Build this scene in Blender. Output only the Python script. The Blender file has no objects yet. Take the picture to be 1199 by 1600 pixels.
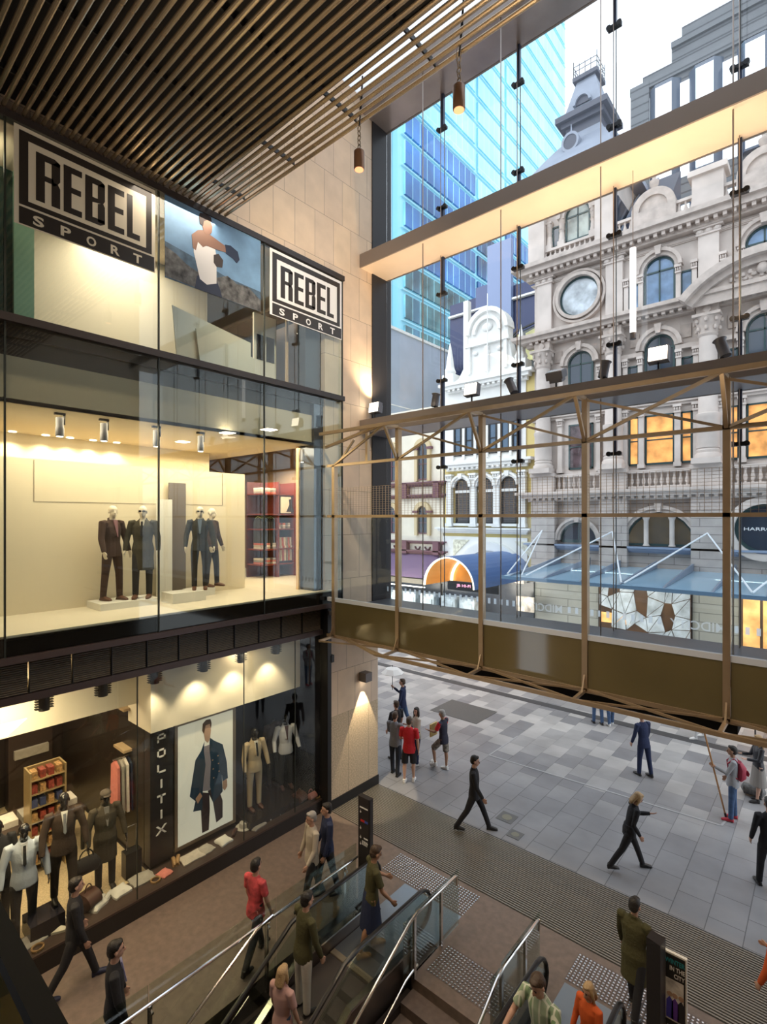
import bpy, bmesh, math, random
from mathutils import Vector, Matrix
random.seed(7)
SC = bpy.context.scene
COL = SC.collection
PI = math.pi
H = 7.2            # eye height above the mall floor
F = 807.0          # focal length in pixels of the 1199x1600 frame
TH = math.radians(40.9)

# ------------------------------------------------------------------ camera
cd = bpy.data.cameras.new('camera')
cam = bpy.data.objects.new('camera', cd)
COL.objects.link(cam)
cam.location = (0, 0, H)
cam.rotation_euler = (PI / 2, 0, TH)
cd.sensor_fit = 'AUTO'
cd.sensor_width = 36
cd.lens = F / 1600 * 36
cd.shift_y = 10 / 1600
cd.clip_start = .05
cd.clip_end = 600
SC.camera = cam
# ------------------------------------------------------------------ view
SC.view_settings.view_transform = 'Standard'
SC.view_settings.look = 'None'
SC.view_settings.exposure = .5
SC.view_settings.gamma = 1
SC.view_settings.use_curve_mapping = False
cy = SC.cycles
cy.max_bounces = 7
cy.diffuse_bounces = 3
cy.glossy_bounces = 3
cy.transmission_bounces = 2
cy.transparent_max_bounces = 14
cy.sample_clamp_indirect = 4
cy.caustics_reflective = False
cy.caustics_refractive = False
# ------------------------------------------------------------------ world: pale overcast sky
w = bpy.data.worlds.new('sky')
SC.world = w
w.use_nodes = True
nt = w.node_tree
bg = nt.nodes['Background']
tc = nt.nodes.new('ShaderNodeTexCoord')
sp = nt.nodes.new('ShaderNodeSeparateXYZ')
cr = nt.nodes.new('ShaderNodeValToRGB')
nt.links.new(tc.outputs['Generated'], sp.inputs[0])
nt.links.new(sp.outputs['Z'], cr.inputs[0])
cr.color_ramp.elements[0].position = 0
cr.color_ramp.elements[0].color = (.90, .95, 1, 1)
cr.color_ramp.elements[1].position = .7
cr.color_ramp.elements[1].color = (.88, .94, 1, 1)
nt.links.new(cr.outputs[0], bg.inputs[0])
bg.inputs[1].default_value = 1.3
# soft overcast sun from over the street
sd = bpy.data.lights.new('sun', 'SUN')
sd.energy = 1.0
sd.angle = math.radians(50)
sd.color = (1, .97, .93)
so = bpy.data.objects.new('sun', sd)
COL.objects.link(so)
so.rotation_euler = (math.radians(48), 0, math.radians(-35))


def lamp(kind, loc, energy, col=(1, .8, .52), size=1., sizey=None, tgt=None, spot=60, blend=.5):
    d = bpy.data.lights.new('lamp', kind)
    d.energy = energy
    d.color = col
    if kind == 'AREA':
        d.size = size
        if sizey:
            d.shape = 'RECTANGLE'
            d.size_y = sizey
    elif kind == 'SPOT':
        d.spot_size = math.radians(spot)
        d.spot_blend = blend
        d.shadow_soft_size = size
    else:
        d.shadow_soft_size = size
    o = bpy.data.objects.new('lamp', d)
    COL.objects.link(o)
    o.location = loc
    if tgt is not None:
        o.rotation_euler = (Vector(tgt) - Vector(loc)).to_track_quat('-Z', 'Y').to_euler()
    return o


# ---- the lamps of the place, and lights added to brighten it
WARM = (1, .76, .45)
lamp('AREA', (-10.4, 5.4, 8.95), 150, (1, .82, .56), 6.2, 1.2, (-10.4, 5.4, 0)).rotation_euler = (0, 0, PI / 2)       # track lights over the upper shop window
lamp('AREA', (-12.3, 5.0, 8.8), 60, WARM, 1.0, 6, (-12.3, 5, 0))
lamp('AREA', (-12.6, 9.3, 8.8), 120, (1, .8, .55), 2, 2, (-12.6, 9.3, 0))
lamp('AREA', (-11.0, 4.8, 13.1), 150, (1, .86, .68), 1.6, 4.5, (-11.2, 4.8, 0))                               # second floor ceiling lights
lamp('AREA', (-9.9, 2.2, 4.33), 130, WARM, .5, 3.6, (-10.6, 2.2, 3.0))                                         # menswear window, left part
lamp('AREA', (-12.6, 2.2, 4.2), 130, WARM, 2.5, 4, (-12.6, 2.2, 0))
lamp('AREA', (-9.75, 6.5, 4.3), 40, WARM, .3, 4, (-10.1, 6.5, 0))
for lx, ly in ((-7.6, 1.5), (-7.6, 4.2), (-5.2, 2.6), (-2.6, 4.4), (-2.6, 1.2), (.6, 4.4)):
    lamp('SPOT', (lx, ly, 13.2), 330, (1, .76, .5), .12, tgt=(lx, ly + .6, 0), spot=95, blend=.8)                                           # added spots below the slats that brighten the mall
lamp('SPOT', (-4.5, 1.0, 4.6), 700, (1, .78, .52), .15, tgt=(-4.0, 4.0, 13.3), spot=100, blend=.9)  # this and the next are unseen uplights added to brighten the slats
lamp('SPOT', (-1.0, 3.0, 4.6), 1000, (1, .78, .52), .15, tgt=(-2.0, 4.8, 13.3), spot=90, blend=.9)
lamp('SPOT', (-5.6, 5.75, 12.5), 420, (1, .8, .56), .1, tgt=(-9.4, 9.0, 11.5), spot=105, blend=.9)  # wall washers added at the pendant, aimed sideways to brighten the stone
lamp('SPOT', (-5.5, 5.8, 12.5), 260, (1, .84, .64), .1, tgt=(-9.4, 9.9, 6.5), spot=50, blend=.9)
lamp('SPOT', (-2.9, 5.75, 12.4), 180, (1, .8, .56), .1, tgt=(-2.9, 7.6, 0), spot=90, blend=.9)
for lx in (-20, -13.8, -8, -2):
    lamp('AREA', (lx, 23.8, 4.3 if lx > -12 else 3.0), 130, (1, .82, .62), 3, 1.5, (lx, 26.6, 1.5))  # added under the awnings to brighten the shopfronts


# ------------------------------------------------------------------ pixel rays onto real planes
def ray(px, py):
    u = (px - 600) / F
    v = (810 - py) / F
    return Vector((u * math.cos(TH) - math.sin(TH), u * math.sin(TH) + math.cos(TH), v))


def W(px, py, X=None, Y=None, Z=None):
    d = ray(px, py)
    t = X / d.x if X is not None else Y / d.y if Y is not None else (Z - H) / d.z
    return Vector((0, 0, H)) + d * t


# ------------------------------------------------------------------ materials
MATS = {}
ORD = ['first', 'second', 'third', 'fourth', 'fifth', 'sixth', 'seventh', 'eighth', 'ninth', 'tenth', 'eleventh', 'twelfth', 'thirteenth', 'fourteenth', 'fifteenth', 'sixteenth', 'seventeenth', 'eighteenth', 'nineteenth', 'twentieth']


def M(name, col, rough=.6, metal=0, noise=None, bump=None, brick=None, emit=None, spec=.5, coat=0, alpha=None):
    if name in MATS:
        return MATS[name]
    m = bpy.data.materials.new(name)
    m.use_nodes = True
    N, L = m.node_tree.nodes, m.node_tree.links
    b = N['Principled BSDF']
    b.inputs['Base Color'].default_value = (*col, 1)
    b.inputs['Roughness'].default_value = rough
    b.inputs['Metallic'].default_value = metal
    b.inputs['Specular IOR Level'].default_value = spec
    b.inputs['Coat Weight'].default_value = coat
    geo = N.new('ShaderNodeNewGeometry')
    out = None
    hgt = None
    if brick:
        ax, bw, bh, ms, c2, mc = brick
        s = N.new('ShaderNodeSeparateXYZ')
        L.new(geo.outputs['Position'], s.inputs[0])
        c = N.new('ShaderNodeCombineXYZ')
        a, b2 = {'X': ('Y', 'Z'), 'Y': ('X', 'Z'), 'Z': ('X', 'Y'), 'R': ('Y', 'X')}[ax]
        L.new(s.outputs[a], c.inputs[0])
        L.new(s.outputs[b2], c.inputs[1])
        t = N.new('ShaderNodeTexBrick')
        L.new(c.outputs[0], t.inputs['Vector'])
        t.inputs['Color1'].default_value = (*col, 1)
        t.inputs['Color2'].default_value = (*c2, 1)
        t.inputs['Mortar'].default_value = (*mc, 1)
        t.inputs['Scale'].default_value = 1
        t.inputs['Mortar Size'].default_value = ms
        t.inputs['Mortar Smooth'].default_value = .2
        t.inputs['Brick Width'].default_value = bw
        t.inputs['Row Height'].default_value = bh
        out = t.outputs['Color']
        hgt = t.outputs['Fac']
    if noise:
        sc, am = noise
        n = N.new('ShaderNodeTexNoise')
        n.inputs['Scale'].default_value = sc
        n.inputs['Detail'].default_value = 5
        L.new(geo.outputs['Position'], n.inputs['Vector'])
        r = N.new('ShaderNodeMapRange')
        r.inputs['From Min'].default_value = .3
        r.inputs['From Max'].default_value = .7
        r.inputs['To Min'].default_value = 1 - am
        r.inputs['To Max'].default_value = 1 + am
        L.new(n.outputs[0], r.inputs[0])
        mx = N.new('ShaderNodeVectorMath')
        mx.operation = 'SCALE'
        if out:
            L.new(out, mx.inputs[0])
        else:
            mx.inputs[0].default_value = col if not emit else emit[0]
        L.new(r.outputs[0], mx.inputs['Scale'])
        out = mx.outputs[0]
    if out and not (emit and noise):
        L.new(out, b.inputs['Base Color'])
    if bump:
        sc, st = bump
        n = N.new('ShaderNodeTexNoise')
        n.inputs['Scale'].default_value = sc
        n.inputs['Detail'].default_value = 3
        L.new(geo.outputs['Position'], n.inputs['Vector'])
        bp = N.new('ShaderNodeBump')
        bp.inputs['Strength'].default_value = st
        bp.inputs['Distance'].default_value = .02
        L.new(n.outputs[0], bp.inputs['Height'])
        L.new(bp.outputs[0], b.inputs['Normal'])
    if emit:
        b.inputs['Emission Color'].default_value = (*emit[0], 1)
        b.inputs['Emission Strength'].default_value = emit[1]
        if noise:
            L.new(out, b.inputs['Emission Color'])
    MATS[name] = m
    return m


def glass(name, tint=(.95, .98, .97), refl=1., base=.04, rough=0., film=0., filmcol=(.1, .1, .1)):
    if name in MATS:
        return MATS[name]
    m = bpy.data.materials.new(name)
    m.use_nodes = True
    N, L = m.node_tree.nodes, m.node_tree.links
    N.clear()
    o = N.new('ShaderNodeOutputMaterial')
    tr = N.new('ShaderNodeBsdfTransparent')
    tr.inputs[0].default_value = (*tint, 1)
    gl = N.new('ShaderNodeBsdfGlossy')
    gl.inputs['Roughness'].default_value = rough
    fr = N.new('ShaderNodeLayerWeight')
    fr.inputs[0].default_value = .18
    mp = N.new('ShaderNodeMapRange')
    mp.inputs['To Min'].default_value = base
    mp.inputs['To Max'].default_value = refl
    L.new(fr.outputs['Fresnel'], mp.inputs[0])
    mx = N.new('ShaderNodeMixShader')
    L.new(mp.outputs[0], mx.inputs[0])
    if film:
        df = N.new('ShaderNodeBsdfDiffuse')
        df.inputs[0].default_value = (*filmcol, 1)
        m2 = N.new('ShaderNodeMixShader')
        m2.inputs[0].default_value = film
        L.new(tr.outputs[0], m2.inputs[1])
        L.new(df.outputs[0], m2.inputs[2])
        L.new(m2.outputs[0], mx.inputs[1])
    else:
        L.new(tr.outputs[0], mx.inputs[1])
    L.new(gl.outputs[0], mx.inputs[2])
    L.new(mx.outputs[0], o.inputs[0])
    MATS[name] = m
    return m


# ------------------------------------------------------------------ mesh builder
class MB:
    def __init__(s):
        s.v = []
        s.f = []
        s.m = []
        s.mi = 0

    def add(s, vs, fs):
        n = len(s.v)
        s.v += [tuple(v) for v in vs]
        s.f += [[i + n for i in f] for f in fs]
        s.m += [s.mi] * len(fs)
        return s

    def box(s, x0, x1, y0, y1, z0, z1):
        return s.add([(x0, y0, z0), (x1, y0, z0), (x1, y1, z0), (x0, y1, z0), (x0, y0, z1), (x1, y0, z1), (x1, y1, z1), (x0, y1, z1)],
                     [(0, 3, 2, 1), (4, 5, 6, 7), (0, 1, 5, 4), (1, 2, 6, 5), (2, 3, 7, 6), (3, 0, 4, 7)])

    def bar(s, p, q, w, h=None, up=(0, 0, 1)):
        h = h or w
        p, q = Vector(p), Vector(q)
        d = (q - p).normalized()
        up = Vector(up)
        if abs(d.dot(up)) > .98:
            up = Vector((0, 1, 0))
        a = d.cross(up).normalized() * w / 2
        b = a.cross(d).normalized() * h / 2
        return s.add([p - a - b, p + a - b, p + a + b, p - a + b, q - a - b, q + a - b, q + a + b, q - a + b],
                     [(0, 3, 2, 1), (4, 5, 6, 7), (0, 1, 5, 4), (1, 2, 6, 5), (2, 3, 7, 6), (3, 0, 4, 7)])

    def tube(s, pts, r, n=8, ry=None, side=None, cap=True):
        pts = [Vector(p) for p in pts]
        k = len(pts)
        rs = r if isinstance(r, (list, tuple)) else [r] * k
        rys = ry if isinstance(ry, (list, tuple)) else [ry] * k if ry else rs
        V = []
        ref = Vector(side) if side else None
        pa = None
        for i, p in enumerate(pts):
            d = (pts[min(i + 1, k - 1)] - pts[max(i - 1, 0)]).normalized()
            if ref is not None:
                a = ref - d * ref.dot(d)
                if a.length < .1:
                    a = d.orthogonal()
            elif pa is None:
                a = d.orthogonal() if abs(d.z) > .95 else d.cross(Vector((0, 0, 1)))
            else:
                a = pa - d * pa.dot(d)
            a.normalize()
            pa = a
            b = d.cross(a)
            for j in range(n):
                t = 2 * PI * j / n
                V.append(p + a * math.cos(t) * rs[i] + b * math.sin(t) * rys[i])
        Fs = []
        for i in range(k - 1):
            for j in range(n):
                j2 = (j + 1) % n
                Fs.append((i * n + j, i * n + j2, (i + 1) * n + j2, (i + 1) * n + j))
        if cap:
            Fs.append(tuple(range(n))[::-1])
            Fs.append(tuple((k - 1) * n + j for j in range(n)))
        return s.add(V, Fs)

    def prism(s, poly, ax, d0, d1):
        n = len(poly)
        f = {'X': lambda a, b, d: (d, a, b), 'Y': lambda a, b, d: (a, d, b), 'Z': lambda a, b, d: (a, b, d)}[ax]
        V = [f(a, b, d0) for a, b in poly] + [f(a, b, d1) for a, b in poly]
        Fs = [tuple(range(n)), tuple(range(2 * n - 1, n - 1, -1))] + [(i, (i + 1) % n, n + (i + 1) % n, n + i) for i in range(n)]
        return s.add(V, Fs)

    def lathe(s, prof, c=(0, 0, 0), n=12, ax='Z'):
        V = []
        for r, z in prof:
            for j in range(n):
                t = 2 * PI * j / n
                a, b = r * math.cos(t), r * math.sin(t)
                q = {'Z': (a, b, z), 'Y': (a, z, b), 'X': (z, a, b)}[ax]
                V.append((c[0] + q[0], c[1] + q[1], c[2] + q[2]))
        k = len(prof)
        Fs = [(i * n + j, i * n + (j + 1) % n, (i + 1) * n + (j + 1) % n, (i + 1) * n + j) for i in range(k - 1) for j in range(n)]
        Fs += [tuple(range(n))[::-1], tuple((k - 1) * n + j for j in range(n))]
        return s.add(V, Fs)

    def ball(s, c, rx, ry=None, rz=None, n=12, m=8, rot=None):
        ry = ry or rx
        rz = rz or rx
        V = [Vector((0, 0, -rz))]
        for i in range(1, m):
            a = PI * i / m - PI / 2
            for j in range(n):
                t = 2 * PI * j / n
                V.append(Vector((rx * math.cos(a) * math.cos(t), ry * math.cos(a) * math.sin(t), rz * math.sin(a))))
        V.append(Vector((0, 0, rz)))
        if rot is not None:
            V = [rot @ v for v in V]
        c = Vector(c)
        V = [v + c for v in V]
        Fs = [(0, 1 + (j + 1) % n, 1 + j) for j in range(n)]
        for i in range(m - 2):
            for j in range(n):
                Fs.append((1 + i * n + j, 1 + i * n + (j + 1) % n, 1 + (i + 1) * n + (j + 1) % n, 1 + (i + 1) * n + j))
        l = len(V) - 1
        o = 1 + (m - 2) * n
        Fs += [(o + j, o + (j + 1) % n, l) for j in range(n)]
        return s.add(V, Fs)

    def arch(s, cx, cz, r0, r1, y0, y1, a0=0, a1=180, n=14, ax='Y'):
        A = [math.radians(a0 + (a1 - a0) * i / n) for i in range(n + 1)]
        for i in range(n):
            q = [(cx + r * math.cos(a), cz + r * math.sin(a)) for a, r in ((A[i], r0), (A[i], r1), (A[i + 1], r1), (A[i + 1], r0))]
            s.prism(q, ax, y0, y1)
        return s

    def disc(s, cx, cz, r, y0, y1, a0=0, a1=360, n=24, ax='Y'):
        P = [(cx + r * math.cos(math.radians(a0 + (a1 - a0) * i / n)), cz + r * math.sin(math.radians(a0 + (a1 - a0) * i / n))) for i in range(n + (a1 - a0 < 360))]
        return s.prism(P, ax, y0, y1)

    def mesh(s, name, mats, org=(0, 0, 0), smooth=False):
        me = bpy.data.meshes.new(name)
        o = Vector(org)
        me.from_pydata([Vector(v) - o for v in s.v], [], s.f)
        b = bmesh.new()
        b.from_mesh(me)
        bmesh.ops.recalc_face_normals(b, faces=b.faces)
        b.to_mesh(me)
        b.free()
        for m in (mats if isinstance(mats, (list, tuple)) else [mats]):
            me.materials.append(m)
        if any(s.m):
            me.polygons.foreach_set('material_index', s.m)
        if smooth:
            me.polygons.foreach_set('use_smooth', [True] * len(me.polygons))
            me.set_sharp_from_angle(angle=math.radians(40))
        me.update()
        return me


ORG = {}


def link(name, me, loc=(0, 0, 0)):
    o = bpy.data.objects.new(name, me)
    COL.objects.link(o)
    o.location = loc
    return o


def thing(name, label, cat, loc=(0, 0, 0), rz=0, group=None, local=False):
    o = link(name, None, loc)
    o.empty_display_size = .1
    o.rotation_euler = (0, 0, rz)
    o['label'] = label
    o['category'] = cat
    if group:
        o['group'] = group
    ORG[o.name] = Vector((0, 0, 0)) if local else Vector(loc)
    return o


def part(mb, name, mats, parent, label=None, smooth=False, kind=None):
    org = ORG[parent.name]
    o = link(name, mb.mesh(name, mats, org, smooth))
    o.parent = parent
    ORG[o.name] = org
    if label:
        o['label'] = label
    if kind:
        o['kind'] = kind
    return o


def solo(mb, name, label, cat, mats, group=None, kind=None, smooth=False, org=None):
    if org is None:
        zs = [v[2] for v in mb.v]
        org = (sum(v[0] for v in mb.v) / len(zs), sum(v[1] for v in mb.v) / len(zs), min(zs))
    o = link(name, mb.mesh(name, mats, org, smooth), org)
    ORG[o.name] = Vector(org)
    if label:
        o['label'] = label
        o['category'] = cat
    if group:
        o['group'] = group
    if kind:
        o['kind'] = kind
    return o


def struct(mb, name, mats, smooth=False):
    return solo(mb, name, None, None, mats, kind='structure', smooth=smooth)


def kids(o):
    return [c for c in bpy.data.objects if c.parent == o]


def dup(root, loc, rz=None, label=None):
    r = root.copy()
    COL.objects.link(r)
    r.location = loc
    if rz is not None:
        r.rotation_euler = (0, 0, rz)
    if label:
        r['label'] = label
    ORG[r.name] = ORG[root.name]
    for c in kids(root):
        d = c.copy()
        COL.objects.link(d)
        d.parent = r
        for g in kids(c):
            e = g.copy()
            COL.objects.link(e)
            e.parent = d
    return r


def textmb(s, o, ux, uz, w, h, d=.004, bold=0., mb=None, keep=False):
    """flat lettering fitted into a w x h box whose lower left corner is o"""
    c = bpy.data.curves.new('t', 'FONT')
    c.body = s
    c.offset = bold
    c.resolution_u = 3
    ob = bpy.data.objects.new('t', c)
    COL.objects.link(ob)
    dg = bpy.context.evaluated_depsgraph_get()
    me = bpy.data.meshes.new_from_object(ob.evaluated_get(dg))
    bpy.data.objects.remove(ob)
    vs = [v.co for v in me.vertices]
    x0, x1 = min(v.x for v in vs), max(v.x for v in vs)
    y0, y1 = min(v.y for v in vs), max(v.y for v in vs)
    o, ux, uz = Vector(o), Vector(ux), Vector(uz)
    nn = ux.cross(uz) * d
    sx, sy = w / max(x1 - x0, 1e-6), h / max(y1 - y0, 1e-6)
    mb = mb or MB()
    mb.add([o + ux * (v.x - x0) * sx + uz * (v.y - y0) * sy + nn for v in vs], [tuple(p.vertices) for p in me.polygons])
    bpy.data.meshes.remove(me)
    return mb


# common materials
BLK = M('black_steel', (.02, .02, .022), .35, .3)
DARK = M('dark_bronze_panel', (.035, .028, .028), .4, .2)
BRZ = M('bronze_anodised_frame', (.48, .36, .24), .38, .6, noise=(3, .08))
CHR = M('polished_stainless', (.75, .74, .72), .15, 1)
CREAM = M('cream_plaster', (.80, .73, .60), .7, noise=(1.5, .03))
WHT = M('white_paint', (.85, .84, .80), .5)
STONE = M('honed_sandstone_cladding', (.80, .62, .44), .7, noise=(2, .08), brick=('X', .62, 1.13, .006, (.72, .57, .44), (.34, .25, .18)))
CLEAR = glass('clear_pane', (.93, .97, .95), .75, .05)
# ================================================================== SETTING
FL = M('brown_terrazzo_floor', (.185, .14, .115), .38, noise=(9, .16), bump=(60, .1))
st = MB().box(-9.64, -6.75, -5, 8.75, -.25, 0).box(-6.75, -1.9, 7.15, 8.75, -.25, 0).box(-1.9, 5, -5, 8.75, -.25, 0).box(-4.98, -3.38, 6.42, 7.15, -.25, 0)
struct(st, 'floor', FL)
PAVE = M('granite_street_pavers', (.225, .225, .24), .45, noise=(1.1, .14), brick=('R', .78, .56, .008, (.26, .26, .275), (.10, .10, .11)))
b = MB().box(-60, 12, 10.5, 60, -.2, -.005)
# nodes for the scattered pale pavers
N, L = PAVE.node_tree.nodes, PAVE.node_tree.links
br = [n for n in N if n.type == 'TEX_BRICK'][0]
b2 = N.new('ShaderNodeTexBrick')
L.new(br.inputs['Vector'].links[0].from_socket, b2.inputs['Vector'])
for k, v in (('Scale', 1), ('Mortar Size', 0), ('Brick Width', .78), ('Row Height', .56), ('Bias', -.15)):
    b2.inputs[k].default_value = v
b2.inputs['Color1'].default_value = (0, 0, 0, 1)
b2.inputs['Color2'].default_value = (1, 1, 1, 1)
geo = [n for n in N if n.type == 'NEW_GEOMETRY'][0]
s3 = N.new('ShaderNodeSeparateXYZ')
L.new(geo.outputs['Position'], s3.inputs[0])
mr = N.new('ShaderNodeMapRange')
mr.inputs['From Min'].default_value = 12.6
mr.inputs['From Max'].default_value = 17.
L.new(s3.outputs['Y'], mr.inputs[0])
mu = N.new('ShaderNodeMath')
mu.operation = 'MULTIPLY'
L.new(b2.outputs['Color'], mu.inputs[0])
L.new(mr.outputs[0], mu.inputs[1])
mxn = N.new('ShaderNodeMixRGB')
L.new(mu.outputs[0], mxn.inputs[0])
vm = [n for n in N if n.type == 'VECT_MATH'][0]
src = vm.inputs[0].links[0].from_socket
L.new(src, mxn.inputs[1])
mxn.inputs[2].default_value = (.58, .56, .54, 1)
L.new(mxn.outputs[0], vm.inputs[0])
struct(b, 'floor', PAVE)
LOWF = M('lower_floor', (.12, .09, .08), .5)
struct(MB().box(-7, -1.5, -6, 8, -5.4, -5.2), 'floor', LOWF)
struct(MB().box(-7, -6.8, -6, 7.3, -5.2, -.25).box(-1.9, -1.7, -6, 7.3, -5.2, -.25).box(-7, -1.7, 7.2, 7.4, -5.2, -.25), 'wall_front', LOWF)
# ribbed entrance mat set in the floor
MATM = M('ribbed_mat_metal', (.30, .275, .24), .4, .5)
MATK = M('mat_gap', (.03, .028, .026), .8)
mt = thing('entrance_mat', 'long ribbed metal entrance matting between brown mall floor and grey street paving', 'mat', (-4, 9.6, 0))
part(MB().box(-9.3, 5, 8.75, 10.5, -.2, -.006), 'backing', MATK, mt)
b = MB()
y = 8.78
while y < 10.48:
    b.box(-9.28, 5, y, y + .026, -.006, .004)
    y += .055
part(b, 'ribs', MATM, mt, kind='stuff')

# left wall of sandstone, above and beside the shopfront
struct(MB().box(-9.75, -9.45, 2, 10.42, 13.2, 24).box(-9.75, -9.45, 8.7, 10.42, 4.3, 13.2), 'wall_left', STONE)
TRAV = M('shell_limestone', (.62, .49, .33), .75, noise=(30, .25), brick=('X', .75, 3.2, .006, (.57, .45, .31), (.22, .18, .12)))
struct(MB().box(-9.7, -9.3, 8.72, 10.5, .25, 2.3), 'wall_left', TRAV)
struct(MB().box(-9.7, -9.3, 8.72, 10.5, 2.3, 4.3), 'wall_left', STONE)
struct(MB().box(-9.7, -9.28, 8.66, 10.52, 0, .25), 'baseboard_left', BLK)
struct(MB().box(-9.5, -9.22, 8.58, 8.70, 0, 5.0), 'trim_1', BLK)
struct(MB().box(-9.8, -9.42, 10.42, 11.2, 4.3, 24), 'trim_2', M('dark_steel_column', (.03, .028, .03), .45, .4))
struct(MB().box(-9.75, -9.45, 11.2, 27, 0, 2.5).box(-9.75, -9.4, 11.0, 12, 0, .1), 'trim_3', DARK) if 0 else None
# back and right walls of the atrium (behind the camera)
struct(MB().box(-9.6, 5.2, -5.3, -5, -5, 14), 'wall_back', M('atrium_back_wall', (.30, .24, .19), .7))
struct(MB().box(5, 5.3, -5, 10.4, -5, 24), 'wall_right', STONE)
# ceiling plate above the slats
struct(MB().box(-9.6, 5.3, -5.3, 5.3, 13.6, 13.8), 'ceiling', M('ceiling_black', (.012, .011, .011), .9))
SKYL = M('frosted_skylight', (.9, .93, .95), .6)
N, L = SKYL.node_tree.nodes, SKYL.node_tree.links
q1 = N.new('ShaderNodeBsdfTranslucent')
q1.inputs[0].default_value = (.93, .96, 1, 1)
L.new(q1.outputs[0], N['Material Output'].inputs[0])
struct(MB().box(-9.45, 5, 5.0, 9.93, 18.42, 18.44), 'window_0', SKYL)
struct(MB().box(-9.45, 5, 5.2, 5.3, 13.6, 18.6), 'wall_front', M('void_wall', (.05, .045, .05), .8))

# ---- slatted ceiling: every slat is a tube
SLAT = M('champagne_slat', (.56, .43, .29), .27, .9, noise=(.8, .12))
n = 0
y = 1.2
first = None
while y < 5.82:
    if first is None:
        b = MB()
        pr = [(.033 * math.cos(a), .028 * math.sin(a)) for a in [q_ * PI / 5 for q_ in range(10)]]
        b.prism(pr, 'X', -9.28, -6.39)
        b.prism(pr, 'X', -6.37, 5)
        b.prism([(q[0] * .8, q[1] * .8) for q in pr], 'X', -6.4, -6.36)
        first = link('ceiling_slat', b.mesh('ceiling_slat', SLAT, (0, 0, 0), False), (0, y, 13.34))
        first['label'] = 'champagne metal slat of the ribbed ceiling running towards the street corner'
        first['category'] = 'ceiling slat'
        first['group'] = 'slats of the ribbed ceiling'
    else:
        c = first.copy()
        COL.objects.link(c)
        c.location = (0, y, 13.34)
    y += .128
# cross bearers
x = -8.6
fb = None
bi = 0
while x < 4:
    if fb is None:
        fb = solo(MB().box(x, x + .025, 1.0, 5.8, 13.375, 13.45), 'slat_bearer', 'black cross bearer above the ceiling slats, nearest the shopfront', 'bearer', BLK, group='black bearers above the slats', org=(x, 3, 13.385))
    else:
        c = fb.copy()
        COL.objects.link(c)
        c.location = (x, 3, 13.385)
        c['label'] = 'black cross bearer above the ceiling slats, %s from the shopfront' % ORD[bi]
    bi += 1
    x += 1.5

# ---- street wall: transoms
TRF = M('grey_bronze_fascia', (.27, .225, .20), .45, .2)
SOF = M('satin_soffit_panel', (.80, .68, .55), .5, .1, noise=(1.2, .05))
SO2 = M('lilac_soffit', (.40, .38, .42), .35, .2)
def transom(i, z0, z1, ms, name):
    b = MB().box(-9.45, 5, 9.94, 9.98, z0, z1).box(-9.45, 5, 9.98, 11.05, z1 - .03, z1)
    b.mi = 1
    b.box(-9.45, 5, 9.98, 11.05, z0 + .005, z0 + .03)
    x = -9.2
    b.mi = 0
    b.box(-9.45, 5, 11.0, 11.06, z0, z1)
    struct(b, name, [TRF, ms])
    x = -7.5
    t = MB()
    while x < 5:
        t.box(x - .004, x + .004, 9.99, 11.0, z0, z0 + .004)
        x += 2.09
transom(1, 18.0, 18.5, M('upper_soffit', (.42, .36, .34), .25, .5, noise=(.8, .2)), 'trim_4')
transom(2, 13.85, 14.2, SOF, 'trim_5')
transom(3, 9.45, 9.8, SO2, 'trim_6')
b = MB().box(-9.45, 5, 8.62, 11.05, 4.85, 4.95)
struct(b, 'trim_7', M('slate_ledge', (.11, .115, .135), .35, noise=(3, .1)))
# ---- street glazing panes, with the pane edges
XS = [-7.47, -5.38, -3.29, -1.2, .89, 2.98]
PANE = glass('street_pane', (.95, .98, 1.0), .5, .02)
k = 1
xe = [-9.42] + XS + [5]
for (z0, z1) in ((4.95, 9.45), (9.8, 13.85), (14.2, 18.0)):
    for i in range(len(xe) - 1):
        struct(MB().box(xe[i] + .008, xe[i + 1] - .008, 11.0, 11.012, z0, z1), 'window_%d' % k, PANE)
        k += 1
EDGE = M('glass_edge_seal', (.06, .075, .08), .4)
# ---- fins, clamps and tension rods
FIN = M('navy_steel_fin', (.025, .04, .09), .35, .4)
SS = M('brushed_rod', (.36, .31, .28), .35, .8)
f0 = None
for zc in (9.6, 14.0, 18.2):
    for i, x in enumerate(XS[:5]):
        if f0 is None:
            f0 = thing('glass_fin_bracket', 'x', 'bracket', (x, 10.93, zc))
            part(MB().box(x - .03, x + .03, 10.9, 10.98, zc - 1.08, zc + 1.1), 'fin', FIN, f0)
            for z in (zc - 1.1, zc + 1.1):
                part(MB().box(x - .13, x + .13, 10.86, 10.96, z - .035, z + .035).lathe([(.05, -.03), (.05, .03)], (x - .1, 10.87, z), 10, 'Y').lathe([(.05, -.03), (.05, .03)], (x + .1, 10.87, z), 10, 'Y'), 'clamp', BLK, f0)
            o = f0
        else:
            o = dup(f0, (x, 10.93, zc))
        o['label'] = ['dark steel fin with clamps through the lower transom ledge', 'dark steel fin with clamps through the lit middle transom', 'dark steel fin with clamps hanging from the top transom'][int((zc - 9) / 4)] + ', ' + ['first from the stone wall', 'second from the stone wall', 'third from the stone wall', 'fourth from the stone wall', 'outermost to the right'][i]
f0 = None
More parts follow.
